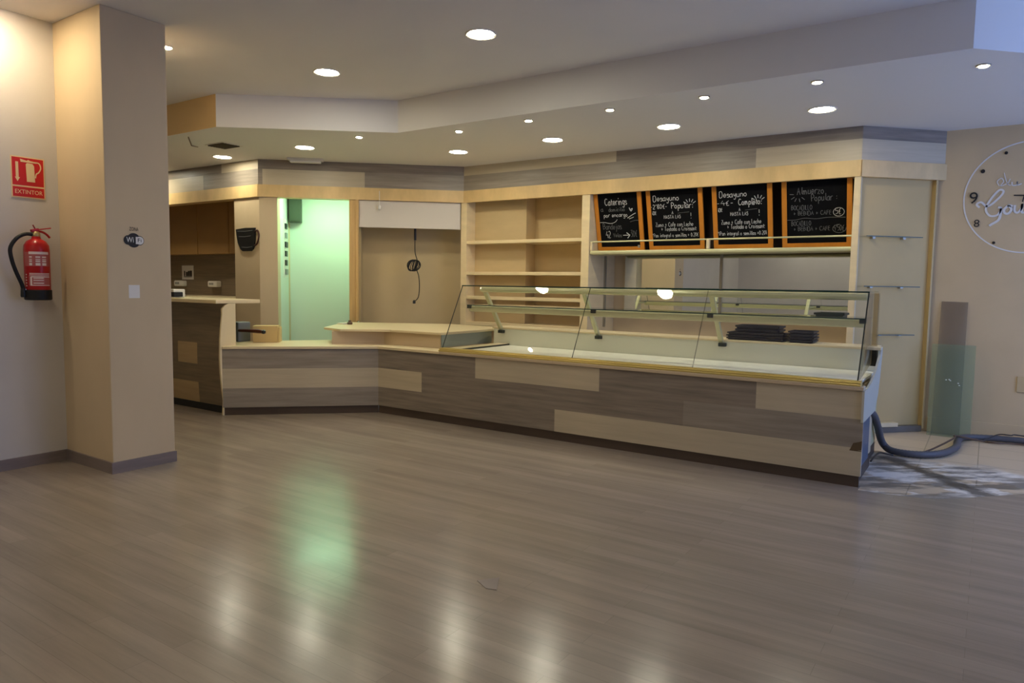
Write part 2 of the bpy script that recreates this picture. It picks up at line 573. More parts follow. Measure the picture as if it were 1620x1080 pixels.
DESC = {'g': (4, [[(3.3, 3.4), (1.6, 4), (.4, 2.2), (1.4, .3), (3.1, 1.4), (3.4, 4), (3.2, -1.5), (1.8, -3), (.3, -2)]]),
        'p': (4, [[(.5, 4), (.3, -3)], [(.5, 3), (2.2, 4), (3.5, 2.4), (2.5, .3), (.5, .8)]]),
        'y': (4, [[(.4, 4), (.8, 1.6), (2, 1.2), (3.2, 4)], [(3.2, 4), (2.8, -1.6), (1.6, -3), (.2, -2.2)]]),
        'j': (3, [[(1.6, 4), (1.5, -2), (.2, -2.8)], [(1.6, 5.6), (1.7, 6)]])}

def chalk(mb, text, o, ax, ay, nrm, h, width, w_=.006, mi=0, wob=.25):
    """write text with its cap height h, fitted to the given width"""
    gl, tot = [], 0
    for ch in text:
        if ch in DESC: wd, st = DESC[ch]
        else:
            wd, s0 = G[ch]
            st = [[(int(p[0]), int(p[1])) for p in q.split()] for q in s0]
        gl.append((tot, st, ch)); tot += wd + .7
    kx = width / max(tot, 1); ky = h / 7
    o, ax, ay, nrm = map(Vector, (o, ax, ay, nrm))
    for off, st, ch in gl:
        dy = random.uniform(-wob, wob)
        for q in st:
            P = [o + ax * ((off + x + random.uniform(-.12, .12)) * kx) + ay * ((y + dy) * ky) + nrm * .0015 for x, y in q]
            if len(P) > 2 and ch not in '4AEFTZNVHLIzvlxt': P = smooth_path(P, 4)
            mb.ribbon(P, w_, nrm, .001, mi)

# ------------------------------------------------------------------ the room
Z1, Z2 = 3.281, 2.955
U = Vector((.745, .667, 0)); NB = Vector((-.667, .745, 0))     # along / behind the diagonal
D0 = Vector((-7.832, 5.737, 0)); A0 = Vector((-5.866, 7.49, 0)); B0 = Vector((-1.078, 7.49, 0)); E0 = Vector((-.43, 8.14, 0))
def dg(s, off, z): return D0 + U * s + NB * off + Vector((0, 0, z))

struct('floor', MB().prism([(-11.5, -3.7), (2.8, -3.7), (2.8, 8.53), (.28, 6.01), (-.15, 5.54), (-.26, 5.462), (-.52, 5.408), (-.69, 5.394), (-.69, 5.52), (-1.2, 5.52), (-1.2, 9), (-11.5, 9)], -.1, 0), 'floor')
struct('floor_tiles', MB().prism([(2.8, 8.53), (.28, 6.01), (-.15, 5.54), (-.26, 5.462), (-.52, 5.408), (-.69, 5.394), (-.69, 5.52), (-1.2, 5.52), (-1.2, 9), (2.8, 9)], -.1, -.003), 'tiles')
struct('ceiling', MB().box(-11.6, 2.86, -3.75, 9.2, Z1, Z1 + .1), 'ceiling')
# lowered ceiling over the counters and its stepped edge
lc = [(-11.6, 4.34), (-6.59, 4.34), (-5.17, 5.487), (-.175, 5.487), (2.48, 8.14), (2.48, 9.1), (-11.6, 9.1)]
mb = MB().prism(lc, Z2, Z1, 0)
for i in range(len(mb.f)):
    vs = [mb.v[j] for j in mb.f[i]]
    if all(abs(v.y - 4.34) < .01 for v in vs): mb.m[i] = 1  # left front edge in ochre, other faces in the soffit colour
struct('ceiling_low', mb, ['soffit', 'ochre'])
struct('wall_left', MB().box(-6.0, -5.858, -3.75, 2.54, 0, Z1), 'white_wall')
struct('wall_front', MB().box(-6.0, 2.86, -3.75, -3.6, 0, Z1), 'white_wall')
struct('wall_far_left', MB().box(-11.65, -11.5, 2.5, 9, 0, Z1), 'cream')
struct('wall_passage', MB().box(-11.5, -6.0, 2.4, 2.54, 0, Z1), 'white_wall')
struct('wall_pillar', MB().box(-5.87, -5.165, 2.532, 3.0, 0, Z1), 'cream', bevel=.006)
# shop front on the right: posts and rail around open daylight
mb = MB().box(2.7, 2.86, -5, 9.1, 0, .12).box(2.7, 2.86, -5, 9.1, 3.24, Z1)
mb.box(2.7, 2.86, -5, 3.8, .12, 3.24).box(2.7, 2.86, 8.0, 9.1, .12, 3.24)
for y in (5.2, 6.6):
    mb.box(2.74, 2.82, y, y + .08, .12, 3.24)
struct('wall_right', mb, 'white_wall')
# back walls
struct('wall_back', MB().box(-.52, 2.7, 8.14, 8.3, 0, Z2), 'clock_wall')
struct('baseboard_back', MB().box(-.44, 2.7, 8.125, 8.14, 0, .147), 'clock_wall')
struct('wall_shelves', MB().box(-6.0, -1.0, 8.2, 8.3, 0, Z2), 'cream')
struct('wall_bar', MB().box(-11.5, -8.33, 6.5, 6.62, 0, Z2), 'cream')
struct('wall_bar_splash', MB().box(-11.5, -8.36, 6.485, 6.5, 1.17, 1.80), 'plank_brown')
# column beside the passage: front face, chamfered corner
struct('wall_column', MB().prism([(-8.36, 5.75), (-7.835, 5.75), (-7.668, 5.90), (-7.725, 5.955), (-8.29, 6.5), (-8.36, 6.5)], 0, 2.50), 'cream')
# fascia of planks above the counters
def run(mb, p, q, splits, z0, z1, off0, off1):
    """planks along p->q: splits = [(s0, s1, mat)]"""
    d = (q - p); d = d.normalized(); n_ = Vector((-d.y, d.x, 0))
    for s0, s1, mi in splits:
        mb.obox(p + d * s0 + n_ * off0 + Vector((0, 0, z0)), d * (s1 - s0), n_ * (off1 - off0), (0, 0, z1 - z0), mi)
LW0 = Vector((-11.5, 5.737, 0))
mb = MB()
zs = 2.835
run(mb, LW0, D0, [(0, 1.42, 0), (1.42, 2.89, 0), (2.89, 3.668, 2)], zs, Z2, 0, .15)
run(mb, LW0, D0, [(0, .6, 0), (.6, 2.47, 2), (2.47, 3.668, 1)], 2.63, zs, 0, .15)
LDG = (A0 - D0).length
run(mb, D0, A0, [(0, 1.3, 0), (1.3, LDG, 0)], zs, Z2, 0, .15)
run(mb, D0, A0, [(0, .055, 1), (.055, 1.34, 2), (1.34, LDG, 1)], 2.63, zs, 0, .15)
run(mb, A0, B0, [(0, 2.22, 2), (2.22, 4.788, 0)], zs, Z2, 0, .15)
run(mb, A0, B0, [(0, 3.80, 1), (3.80, 4.788, 2)], 2.63, zs, 0, .15)
LBE = (E0 - B0).length
run(mb, B0, E0, [(0, LBE, 0)], zs, Z2, 0, .15)
run(mb, B0, E0, [(0, LBE, 2)], 2.63, zs, 0, .15)
struct('trim_1', mb, ['plank_dark', 'plank_mid', 'plank_pale'])
mb = MB()
run(mb, LW0, D0, [(0, 3.668, 0)], 2.482, 2.638, -.012, .15)
run(mb, D0, A0, [(0, LDG, 0)], 2.482, 2.638, -.012, .15)
run(mb, A0, B0, [(0, 4.788, 0)], 2.482, 2.638, -.012, .03)
run(mb, B0, E0 + Vector((.02, .02, 0)), [(0, LBE + .03, 0)], 2.482, 2.638, -.012, .15)
struct('trim_2', mb, 'pine')
# ceiling of the recesses behind the fascia
struct('ceiling_recess', MB().prism([(-11.5, 5.89), (-7.9, 5.89), (-5.93, 7.64), (-1.14, 7.64), (-.53, 8.2), (-11.5, 8.2)], 2.60, 2.66), 'maple_back')

# green-lit passage behind the diagonal
S0, S1 = .25, 1.135            # opening along the diagonal (px 437..549)
P0 = dg(.232, .1, 0)
kb0, kb1 = Vector((-7.74, 5.95, 0)), Vector((-8.35, 6.616, 0))
kd = (kb1 - kb0).normalized(); kn = Vector((-kd.y, kd.x, 0))
struct('wall_passage_left', MB().obox(kb0 + kn * .0, kd * .93, kn * .06, (0, 0, 2.60)), 'corr')
struct('wall_passage_back', MB().obox(dg(.12, 1.0, 0), U * 1.9, NB * .08, (0, 0, 2.60)), 'corr')
struct('wall_passage_right', MB().obox(dg(1.30, .46, 0), NB * .6, U * .06, (0, 0, 2.60)), 'corr')
struct('door_1', MB().obox(dg(1.138, .0, 0), U * .10, NB * .12, (0, 0, 2.482))
       .obox(dg(1.222, -.015, .895), U * .04, NB * .06, (0, 0, 1.587)), ['pine_post'], bevel=.004)
struct('wall_niche', MB().obox(dg(1.25, .42, .5), U * 1.52, NB * .05, (0, 0, 2.1))
       .obox(dg(1.255, .10, .5), U * .025, NB * .34, (0, 0, 2.1)), 'niche')
# skirting
struct('baseboard_left', MB().box(-5.858, -5.843, -3.6, 2.532, 0, .082), 'skirt')
struct('baseboard_pillar', MB().prism([(-5.86, 2.517), (-5.15, 2.517), (-5.15, 3.005), (-5.166, 3.005), (-5.166, 2.533), (-5.86, 2.533)], 0, .082), 'skirt')

# ------------------------------------------------------------------ ceiling lamps
lp = thing('downlight', 'x', 'ceiling lamp', (0, 0, 0), 'round LED ceiling lamps')
MB().lathe([(.098, -.002), (.112, -.008), (.118, -.003), (.118, 0.0), (.098, 0.0)], (0, 0, 0), 32).build('rim', 'rim', lp, True, origin=(0, 0, 0))
MB().lathe([(.098, -.004), (.097, -.001)], (0, 0, 0), 32).build('diffuser', 'lamp', lp, origin=(0, 0, 0))
big = [((-3.284, 4.384, Z1), 'largest round ceiling lamp in the photo, on the high ceiling near the top edge'),
       ((-5.04, 4.428, Z1), 'round lamp on the high ceiling, left of the largest lamp'),
       ((-8.093, 5.411, Z2), 'round lamp on the low ceiling beside the dark air vent'),
       ((-6.667, 5.521, Z2), 'round lamp on the low ceiling above the green-lit passage and the emergency light'),
       ((-5.273, 6.62, Z2), 'round lamp on the low ceiling where the diagonal plank fascia meets the long one'),
       ((-3.962, 6.583, Z2), 'round lamp on the low ceiling, directly above the shelving and its right upright'),
       ((-2.666, 6.608, Z2), 'round lamp on the low ceiling above the second chalkboard'),
       ((-1.288, 6.651, Z2), 'round lamp on the low ceiling furthest right, above the fourth chalkboard')]
first = True
for loc, lab in big:
    if first:
        lp.location = loc; lp['label'] = lab; first = False
    else:
        copy_tree(lp, loc, lab)
# unseen lamps added to light floor and rear wall; bar lamp inferred from fascia
for loc in [(-1.6, 2.2, Z1), (-9.95, 5.35, Z2), (-1.6, -.3, Z1), (-3.9, -.3, Z1), (-4.2, -2.9, Z1), (-2.6, -2.9, Z1), (-1.0, -2.9, Z1), (.6, -2.9, Z1)]:
    copy_tree(lp, loc, 'unseen round ceiling lamp added to light the room')

sp = thing('spotlight', 'x', 'spotlight', (0, 0, 0), 'small recessed spotlights')
MB().lathe([(.030, -.002), (.040, -.010), (.046, -.004), (.046, 0), (.030, 0)], (0, 0, 0), 24).build('rim', 'alu', sp, True, origin=(0, 0, 0))
MB().lathe([(.028, -.012), (.033, -.002)], (0, 0, 0), 20).build('bulb', 'spot_lamp', sp, origin=(0, 0, 0))
small = [((-5.666, 5.416), 'small spotlight under the low bulkhead, leftmost, above the grey-white niche panel'),
         ((-4.563, 5.735), 'small spotlight second from left, straight above a round lamp at the fascia corner'),
         ((-3.699, 5.70), 'small spotlight on the low ceiling, third from left along the bulkhead edge'),
         ((-2.86, 5.722), 'small spotlight on the low ceiling, fourth from left along the bulkhead edge'),
         ((-2.019, 5.739), 'small spotlight on the low ceiling, fifth from left along the bulkhead edge'),
         ((-1.16, 5.756), 'small spotlight just above the rightmost round ceiling lamp'),
         ((-.123, 5.923), 'small spotlight furthest right, below the blue-lit bulkhead side')]
for i, ((x, y), lab) in enumerate(small):
    if i == 0:
        sp.location = (x, y, Z2); sp['label'] = lab
    else:
        copy_tree(sp, (x, y, Z2), lab)
def warm(loc, lab):
    t = thing('spotlight', lab, 'spotlight', loc)
    MB().lathe([(.030, -.002), (.040, -.010), (.046, -.004), (.046, 0), (.030, 0)], loc, 24).build('rim', 'alu', t, True)
    MB().lathe([(.028, -.012), (.033, -.002)], loc, 20).build('bulb', 'warm_spot', t)
warm((-5.63, 3.28, Z1), 'small spotlight on the high ceiling half hidden by the pillar')
warm((-5.55, 1.98, Z1), 'small spotlight close to the white left wall, just outside the frame')
mb = MB().obox(dg(.35, .34, 2.545), U * .9, NB * .10, (0, 0, .03))
t = thing('tube_light', 'green-tinted tube light inside the passage, hidden behind the pine strip', 'lamp', dg(.8, .4, 2.597))
mb.build('diffuser', 'green_tube', t)
MB().obox(dg(.33, .33, 2.577), U * .94, NB * .12, (0, 0, .02)).build('housing', 'white', t)

# vent, emergency light, ceiling crack hook
t = thing('air_vent', 'dark square air vent in the low ceiling beside a round lamp', 'vent', (-7.39, 4.96, Z2))
MB().box(-7.56, -7.22, 4.83, 5.10, Z2 - .006, Z2 - .001).build('frame', 'rim', t)
mb = MB()
for k in range(7):
    mb.box(-7.53, -7.25, 4.85 + k * .033, 4.872 + k * .033, Z2 - .016, Z2 - .004)
mb.build('grille', 'vent_dark', t)  # slats share one dark colour
e = Vector((-7.22, 5.98, 0))
t = thing('emergency_light', 'white flat emergency light under the low ceiling against the plank fascia', 'emergency light', (e.x, e.y, Z2))
MB().obox(e - U * .22 + NB * 0 + Vector((0, 0, Z2 - .03)), U * .44, NB * .1, (0, 0, .03)).build('housing', 'rim', t, bevel=.008)
MB().obox(e - U * .19 + NB * .01 + Vector((0, 0, Z2 - .055)), U * .38, NB * .08, (0, 0, .026)).build('diffuser', 'white', t, bevel=.01)
o = MB().tube([(-7.28, 4.46, Z2 - .012), (-7.45, 4.6, Z2 - .06), (-7.62, 4.78, Z2 - .03)], .007, 6).build('ceiling_hook', 'wire_brown')
tag(o, 'thin dark bent wire hanging from the low ceiling near the pillar', 'wire')

# ------------------------------------------------------------------ counter with plank front
C0 = Vector((-5.421, 5.455, 0)); CL = Vector((-6.55, 4.334, 0)); XR = -.686
ud = (C0 - CL).normalized(); nd = Vector((-ud.y, ud.x, 0)); LD = (C0 - CL).length
cnt = thing('counter', 'long angled shop counter faced with grey and pale planks', 'counter', (-3.5, 5.9, 0))
mb = MB()
r1, r2, r3, r4 = .695, .49, .284, .082
TH = .03
def row(z0, z1, splits):
    for x0, x1, mi in splits:
        mb.box(x0, x1, 5.455, 5.455 + TH, z0, z1, mi)
row(r2, r1, [(C0.x, -4.111, 0), (-4.111, -2.764, 2), (-2.764, -1.43, 0), (-1.43, XR, 2)])
row(r3, r2, [(C0.x, -4.802, 2), (-4.802, -2.0, 0), (-2.0, XR, 1)])
row(r4, r3, [(C0.x, -3.206, 0), (-3.206, XR, 2)])
for z0, z1, mi in ((r2, r1, 1), (r3, r2, 2), (r4, r3, 1)):
    mb.obox(CL + Vector((0, 0, z0)), ud * LD, nd * TH, (0, 0, z1 - z0), mi)
mb.build('plank_front', ['plank_dark', 'plank_mid', 'plank_pale'], cnt)
mb = MB().box(C0.x, XR - .01, 5.467, 5.487, 0, .08)
mb.obox(CL + nd * .012, ud * LD, nd * .02, (0, 0, .08))
mb.build('toe_kick', 'toe', cnt)
MB().prism([(-.764, 5.4545), (-.686, 5.4545), (-.686, 5.4540), (-.764, 5.4540)], .262, .268).add(
    [(-.764, 5.4535, .262), (-.686, 5.4535, .272), (-.686, 5.4535, .338), (-.705, 5.4535, .33), (-.742, 5.4535, .318)], [(0, 1, 2, 3, 4)]).build('damage_patch', 'stain', cnt)
# worktop: long arm and diagonal arm
q1 = CL + nd * .62; q1b = CL - nd * .012
mb = MB().prism([(CL.x - nd.x * .012, CL.y - nd.y * .012), (C0.x + .008, C0.y - .018), (-4.56, 5.437), (-4.56, 6.45), (-5.9, 6.45), (q1.x, q1.y)], r1, .725)
mb.build('worktop', 'worktop', cnt, bevel=.005)
MB().box(-4.56, XR - .004, 5.437, 5.53, r1, .724).build('front_ledge', 'block_face', cnt, bevel=.005)
MB().prism([(C0.x, C0.y + .04), (-.74, 5.49), (-.74, 6.4), (-5.6, 6.4), (q1.x + .15, q1.y), (CL.x + .03, CL.y + .05)], .08, r1 - .002).build('carcass', 'block_face', cnt)  # solid fill inside the counter, added to block light
# raised rear worktop on a block
mb = MB().prism([(-5.962, 5.288), (-5.56, 5.69), (-4.75, 5.69), (-4.75, 6.6), (-5.56, 6.6), (-6.45, 5.776)], .725, .868)
mb.build('raised_block', 'block_face', cnt)
MB().box(-4.752, -4.742, 5.70, 6.6, .735, .868).build('block_side_panel', 'steel', cnt)
mb = MB().prism([(-6.22, 5.40), (-5.86, 5.31), (-5.425, 5.64), (-4.72, 5.655), (-4.72, 6.95), (-5.7, 7.0), (-6.85, 6.30)], .868, .895)
mb.build('raised_worktop', 'worktop', cnt, bevel=.006)
# white end cap on the right, blue metal carcass below it
prof = [(5.44, .47), (6.06, .47), (6.20, .585), (6.27, .72), (6.335, .90), (6.335, .945), (6.27, .945), (6.20, .885), (6.02, .79), (5.80, .725), (5.62, .70), (5.44, .695)]
MB().slab([(-.70, y, z) for y, z in prof], (.016, 0, 0)).build('end_panel', 'end_white', cnt, bevel=.004)
MB().box(-.80, -.684, 6.22, 6.345, .928, .952).build('post_cap', 'worktop', cnt, bevel=.005)
MB().box(-.80, -.715, 6.24, 6.33, .80, .928).build('dark_opening', 'black', cnt)  # black block stands in for the shaded opening below the cap
MB().box(-.735, -.715, 5.50, 6.05, .10, .47).box(-.735, -.69, 5.485, 5.51, .10, .49).build('metal_side', 'blue_metal', cnt)
MB().box(-.76, -.72, 5.5, 6.2, 0, .10).build('side_base', 'toe', cnt)

# ------------------------------------------------------------------ glass display case
GX0, GX1 = -4.56, -.733
case = thing('display_case', 'long empty glass pastry display case with gold trim on the counter', 'display case', (-2.6, 6.0, .73))
YB, ZB, YT, ZT = 5.487, .752, 5.81, 1.385
MB().box(GX0 - .01, GX1 + .02, 5.44, 5.462, .724, .738).box(GX0 - .01, GX1 + .02, 5.455, 5.480, .738, .752).box(GX0 - .01, GX1 + .02, 5.475, 5.53, .724, .760).build('gold_trim', 'gold', case, bevel=.003)
seams = [GX0, -3.06, -1.95, GX1]
for k in range(3):
    x0, x1 = seams[k] + .002, seams[k + 1] - .002
    MB().slab([(x0, YB, ZB), (x1, YB, ZB), (x1, YT, ZT), (x0, YT, ZT)], (0, .006, -.003), 0, 1).build('front_pane', ['glass', 'glass_edge'], case)
for x in (GX0, GX1):
    MB().slab([(x, YB + .008, ZB), (x, YT + .008, ZT - .006), (x, 6.42, ZT - .006), (x, 6.42, .95), (x, 6.30, .86)] if x == GX1 else
              [(x, YB + .008, ZB), (x, YT + .008, ZT - .006), (x, 6.42, ZT - .006), (x, 6.42, .88), (x, 6.0, .76)], (-.006 if x == GX1 else .006, 0, 0), 0, 0).build('end_pane', ['glass', 'glass_edge'], case)
    d = -.007 if x == GX1 else .001
    MB().tube([(x + d, YB + .004, ZB), (x + d, YT + .004, ZT - .004)], .0045, 6).build('edge_seal', 'case_dark', case)
MB().box(GX0, GX1, YT, 6.30, ZT, ZT + .007, 0).build('top_pane', 'glass_shelf', case)
MB().box(GX0, GX1, YT - .004, YT, ZT - .002, ZT + .008).build('top_pane_edge', 'glass_edge', case)
MB().box(GX0 + .03, GX1 - .03, 6.06, 6.14, 1.322, 1.378).build('lamp_rail', 'case_gloss', case, bevel=.026)
MB().lathe([(.007, 0), (.007, .01)], (GX1 - .012, 5.91, 1.35), 10).build('hinge_pin', 'black', case)
for x in (-4.5, -3.293, -2.023):
    st = MB().obox((x - .022, 6.44, .885), (.044, 0, 0), (0, -.33, .445), (0, .028, .02)).build('stanchion', 'case_cream', case, bevel=.006)
    MB().box(x - .015, x + .05, 6.40, 6.455, .868, .90).build('foot_bracket', 'case_dark', st, bevel=.003)
    MB().obox((x - .012, 5.92, 1.150), (.024, 0, 0), (0, .34, 0), (0, 0, .018)).build('shelf_arm', 'case_cream', st)
MB().box(GX0 + .03, GX1 - .03, 5.885, 5.925, 1.118, 1.180).build('shelf_rail', 'case_cream', case, bevel=.014)
MB().box(GX0 + .02, GX1 - .02, 5.87, 6.30, 1.181, 1.189, 0).build('shelf_pane', 'glass_shelf', case)
MB().box(GX0 + .02, GX1 - .02, 5.866, 5.87, 1.180, 1.190).build('shelf_pane_edge', 'glass_edge', case)
for x in (-3.06, -1.95, GX1 - .045, GX0 + .04):
    MB().box(x - .025, x + .025, 5.872, 5.93, 1.150, 1.184).build('pane_clip', 'case_dark', case, bevel=.004)
MB().box(-4.40, GX1 - .012, 5.53, 6.445, .715, .735).build('well_floor', 'well', case)
MB().box(-4.60, GX1 - .012, 6.445, 6.462, .715, .912).build('well_back', 'well_wall', case)
MB().box(-4.55, -4.40, 5.53, 6.445, .725, .752).build('well_divider', 'worktop', case)
MB().box(-4.40, -4.388, 5.60, 6.445, .735, .752).build('divider_gap_strip', 'case_dark', case)  # dark strip painted in for the shaded gap beside the divider
MB().box(-4.62, GX1 - .01, 6.44, 6.78, .912, .932).build('service_ledge', 'worktop', case, bevel=.004)
MB().box(-4.60, GX1 - .02, 6.47, 6.76, .10, .912).build('rear_body', 'case_cream', case)
MB().box(-4.60, GX1 - .02, 6.40, 6.76, .0, .10).build('plinth', 'toe', case)

# trays on the ledge
def tray(x0, x1, y0, y1, z, label, mt='tray', h=.022, group=None):
    t = thing('tray', label, 'tray', ((x0 + x1) / 2, (y0 + y1) / 2, z), group)
    MB().box(x0 + .012, x1 - .012, y0 + .012, y1 - .012, z, z + h * .45).build('base', mt, t, bevel=.003)
    mb = MB()
    for a, b, c, d in ((x0, x1, y0, y0 + .012), (x0, x1, y1 - .012, y1), (x0, x0 + .012, y0, y1), (x1 - .012, x1, y0, y1)):
        mb.box(a, b, c, d, z + h * .40, z + h * .93)
    mb.build('rim', mt, t, bevel=.002)
nm = ['bottom', 'second from bottom', 'third from bottom', 'fourth from bottom']
z = .933
for k in range(3):
    j = random.uniform(-.008, .008)
    tray(-1.985 + j, -1.478 + j, 6.475, 6.735, z, 'wide dark tray, %s in the larger stack on the case ledge' % nm[k], h=.024, group='trays in the larger stack')
    z += .0242
for k in range(2):
    tray(-1.915, -1.525, 6.49, 6.73, z, 'narrower dark tray, %s in the larger stack on the case ledge' % ('fourth from bottom' if k == 0 else 'topmost'), h=.032, group='trays in the larger stack')
    z += .0322
z = .933
for k in range(4):
    j = random.uniform(-.006, .006)
    tray(-1.445 + j, -1.235 + j, 6.49, 6.73, z, 'small dark tray, %s in the smaller right stack' % (nm[k] if k < 3 else 'topmost'), h=.026, group='trays in the smaller stack')
    z += .0262
tray(-1.150, -.925, 5.99, 6.22, 1.190, 'single dark green tray lying on the glass shelf inside the case', 'tray_green', h=.032)

# ------------------------------------------------------------------ shelving unit left of the boards
su = thing('shelving_unit', 'pale maple shelving unit with open shelves left of the chalkboards', 'shelves', (-4.95, 7.6, 0))
MB().box(-5.91, -5.815, 7.49, 8.2, .0, 2.60).build('side_panel', 'maple', su, bevel=.003)
MB().box(-4.08, -3.975, 7.49, 8.2, .0, 2.60).build('side_panel', 'maple', su, bevel=.003)
MB().box(-5.815, -4.99, 7.68, 7.92, .0, 2.60).build('back_panel', 'maple_back', su)
MB().box(-4.99, -4.08, 7.90, 7.925, .0, 2.60).build('back_panel', 'maple_back', su)
for z in (1.936, 1.528, 1.206, .86):
    mb = MB().prism([(-5.815, 7.495), (-4.08, 7.495), (-4.08, 7.90), (-4.99, 7.90), (-4.99, 7.68), (-5.815, 7.68)], z, z + .042)
    mb.build('shelf', 'maple', su, bevel=.003)

# ------------------------------------------------------------------ boards, ledge and mirror
lg = thing('board_ledge', 'cream ledge with thin rail that carries the four chalkboards', 'ledge', (-2.55, 7.6, 1.8))
MB().box(-3.974, -1.10, 7.50, 7.80, 1.775, 1.822).build('ledge', 'case_cream', lg, bevel=.016)
MB().tube([(-3.974, 7.515, 1.925), (-1.10, 7.515, 1.925)], .009, 8).build('rail', 'case_cream', lg, True)
for x in (-3.955, -2.545, -1.118):
    MB().box(x - .016, x + .016, 7.505, 7.55, 1.822, 1.925).build('rail_block', 'worktop', lg, bevel=.004)
for x in (-3.35,):
    MB().box(x - .012, x + .012, 7.52, 7.54, 1.85, 1.88).build('rail_clip', 'alu', lg)
MB().box(-3.97, -1.10, 7.86, 7.92, 1.80, 2.6).build('dark_backing', 'maroon', lg)

UP = Vector((0, -.175, .70)).normalized(); NF = Vector((0, -UP.z, UP.y)).normalized(); AX = Vector((1, 0, 0))
def board(x0, x1, label, lines):
    t = thing('chalkboard', label, 'chalkboard', ((x0 + x1) / 2, 7.74, 1.83), 'chalkboard menus on the ledge')
    o = Vector((x0, 7.745, 1.826)); W_, H_ = x1 - x0, .78
    fwid = .048
    mb = MB()
    mb.obox(o, AX * fwid, UP * H_, NF * .022).obox(o + AX * (W_ - fwid), AX * fwid, UP * H_, NF * .022)
    mb.obox(o + AX * fwid, AX * (W_ - 2 * fwid), UP * .055, NF * .022).obox(o + AX * fwid + UP * (H_ - .055), AX * (W_ - 2 * fwid), UP * .055, NF * .022)
    mb.build('frame', 'frame', t)
    s_ = MB().obox(o + AX * fwid * .9 + UP * .05, AX * (W_ - 1.8 * fwid), UP * (H_ - .1), NF * .012).build('slate', 'slate', t)
    io = o + AX * fwid + UP * .055 + NF * .0122
    iw, ih = W_ - 2 * fwid, .58
    mb = MB()
    for ln in lines:
        if ln[0] == 'T':
            _, tx, fx, fy, fwd, h, ww, mi = ln
            chalk(mb, tx, io + AX * fx * iw + UP * (.13 + .86 * fy) * ih, AX, UP, NF, h * .92, fwd * iw, ww * .62, mi)
        else:
            _, pts, ww, mi, smo = ln
            P = [io + AX * x * iw + UP * (.13 + .86 * y) * ih + NF * .0015 for x, y in pts]
            if smo: P = smooth_path(P, 5)
            mb.ribbon(P, ww * .8, NF, .001, mi)
    mb.build('chalk_writing', ['chalk', 'chalk_faint'], t)

def rays(cx, cy, r0, r1, angs, w_=.006, mi=0):
    out = []
    for a in angs:
        a = math.radians(a)
        out.append(('L', [(cx + r0 * math.cos(a), cy + r0 * math.sin(a)), (cx + r1 * math.cos(a), cy + r1 * math.sin(a))], w_, mi, False))
    return out
b1 = [('T', 'Caterings', .18, .84, .56, .085, .009, 0), ('T', 'a', .06, .70, .07, .06, .006, 1), ('T', 'domicilio', .26, .69, .42, .05, .006, 1),
      ('T', 'por encargo', .12, .56, .62, .05, .007, 0), ('T', 'Bandejas', .08, .27, .48, .075, .006, 1),
      ('T', '42', .14, .07, .14, .085, .008, 0), ('T', 'Velas', .33, .08, .22, .05, .006, 1), ('T', '30k', .78, .08, .17, .08, .006, 1),
      ('L', [(.0, .44), (.12, .44), (.28, .41), (.40, .44), (.46, .50)], .006, 0, True), ('L', [(.78, .43), (.9, .46), (1, .46)], .005, 1, True),
      ('L', [(.58, .12), (.74, .12)], .009, 0, False), ('L', [(.67, .18), (.75, .12), (.69, .05)], .012, 0, False),
      ('L', [(.78, .76), (.82, .68), (.86, .74), (.80, .71)], .009, 0, True), ('L', [(.72, .52), (.86, .60), (.93, .63)], .009, 0, True), ('L', [(.76, .50), (.88, .54)], .007, 0, True)]
def breakfast(title2, price, extra):
    return [('T', 'Desayuno', .06, .87, .56, .066, .008, 0), ('T', price, .0, .70, .36, .052, .007, 0), ('T', title2, .44, .69, .46, .070, .009, 0),
            ('T', '[DE', .02, .57, .10, .038, .006, 0), ('T', 'A', .44, .57, .04, .035, .006, 0), ('T', 'HASTA LAS', .27, .47, .36, .04, .006, 0), ('T', '!', .82, .45, .04, .07, .006, 0),
            ('T', 'Zumo + Cafe con Leche', .08, .29, .80, .05, .0055, 0), ('T', '+ Tostada o Croissant', .20, .19, .74, .05, .0055, 0),
            ('T', extra, .0, .05, .98, .045, .005, 0), ('L', [(.56, .58), (.8, .60)], .004, 1, False)] + rays(.82, .74, .08, .15, (35, 62, 90, 118, 145), .007)
b2 = breakfast('Popular:', "-2'80k-", '*Pan integral o semillas + 0.20k')
b3 = breakfast('Completo:', '-4k-', '*(Pan integral o semillas +0.20)')
b4 = [('T', 'Almuerzo', .18, .84, .46, .075, .007, 1), ('T', 'Popular', .42, .70, .36, .075, .007, 1), ('T', ':', .82, .72, .04, .06, .006, 1),
      ('T', 'BOCADILLO', .08, .53, .36, .05, .0055, 1), ('T', '+ BEBIDA + CAFE', .12, .42, .64, .045, .0055, 1), ('T', '5k', .82, .42, .10, .06, .006, 0),
      ('L', [(.0, .33), (.15, .33), (.3, .36), (.5, .34), (.7, .36), (.98, .35)], .005, 1, True),
      ('T', 'BOCADILLO', .08, .21, .34, .05, .0055, 1), ('T', '+ BEBIDA + CAFE', .12, .10, .62, .045, .0055, 1), ('T', "4'50k", .79, .09, .18, .06, .006, 1)]
b4 += rays(.20, .84, .08, .15, (175, 215, 245, 280, 315), .007, 1)
b4 += [('L', [(.87 + .09 * math.cos(a), .46 + .085 * math.sin(a)) for a in [k * math.pi / 7 for k in range(15)]], .005, 0, False),
       ('L', [(.88 + .11 * math.cos(a), .13 + .085 * math.sin(a)) for a in [k * math.pi / 7 + 1.5 for k in range(12)]], .005, 1, False)]
board(-3.966, -3.365, 'chalkboard on the left of the row, offering caterings and trays', b1)
board(-3.302, -2.649, 'chalkboard second from left, breakfast menu priced 2.80', b2)
board(-2.543, -1.915, 'chalkboard third from left, complete breakfast priced 4 euros', b3)
board(-1.82, -1.16, 'chalkboard at the right end of the row, faint lunch menu', b4)

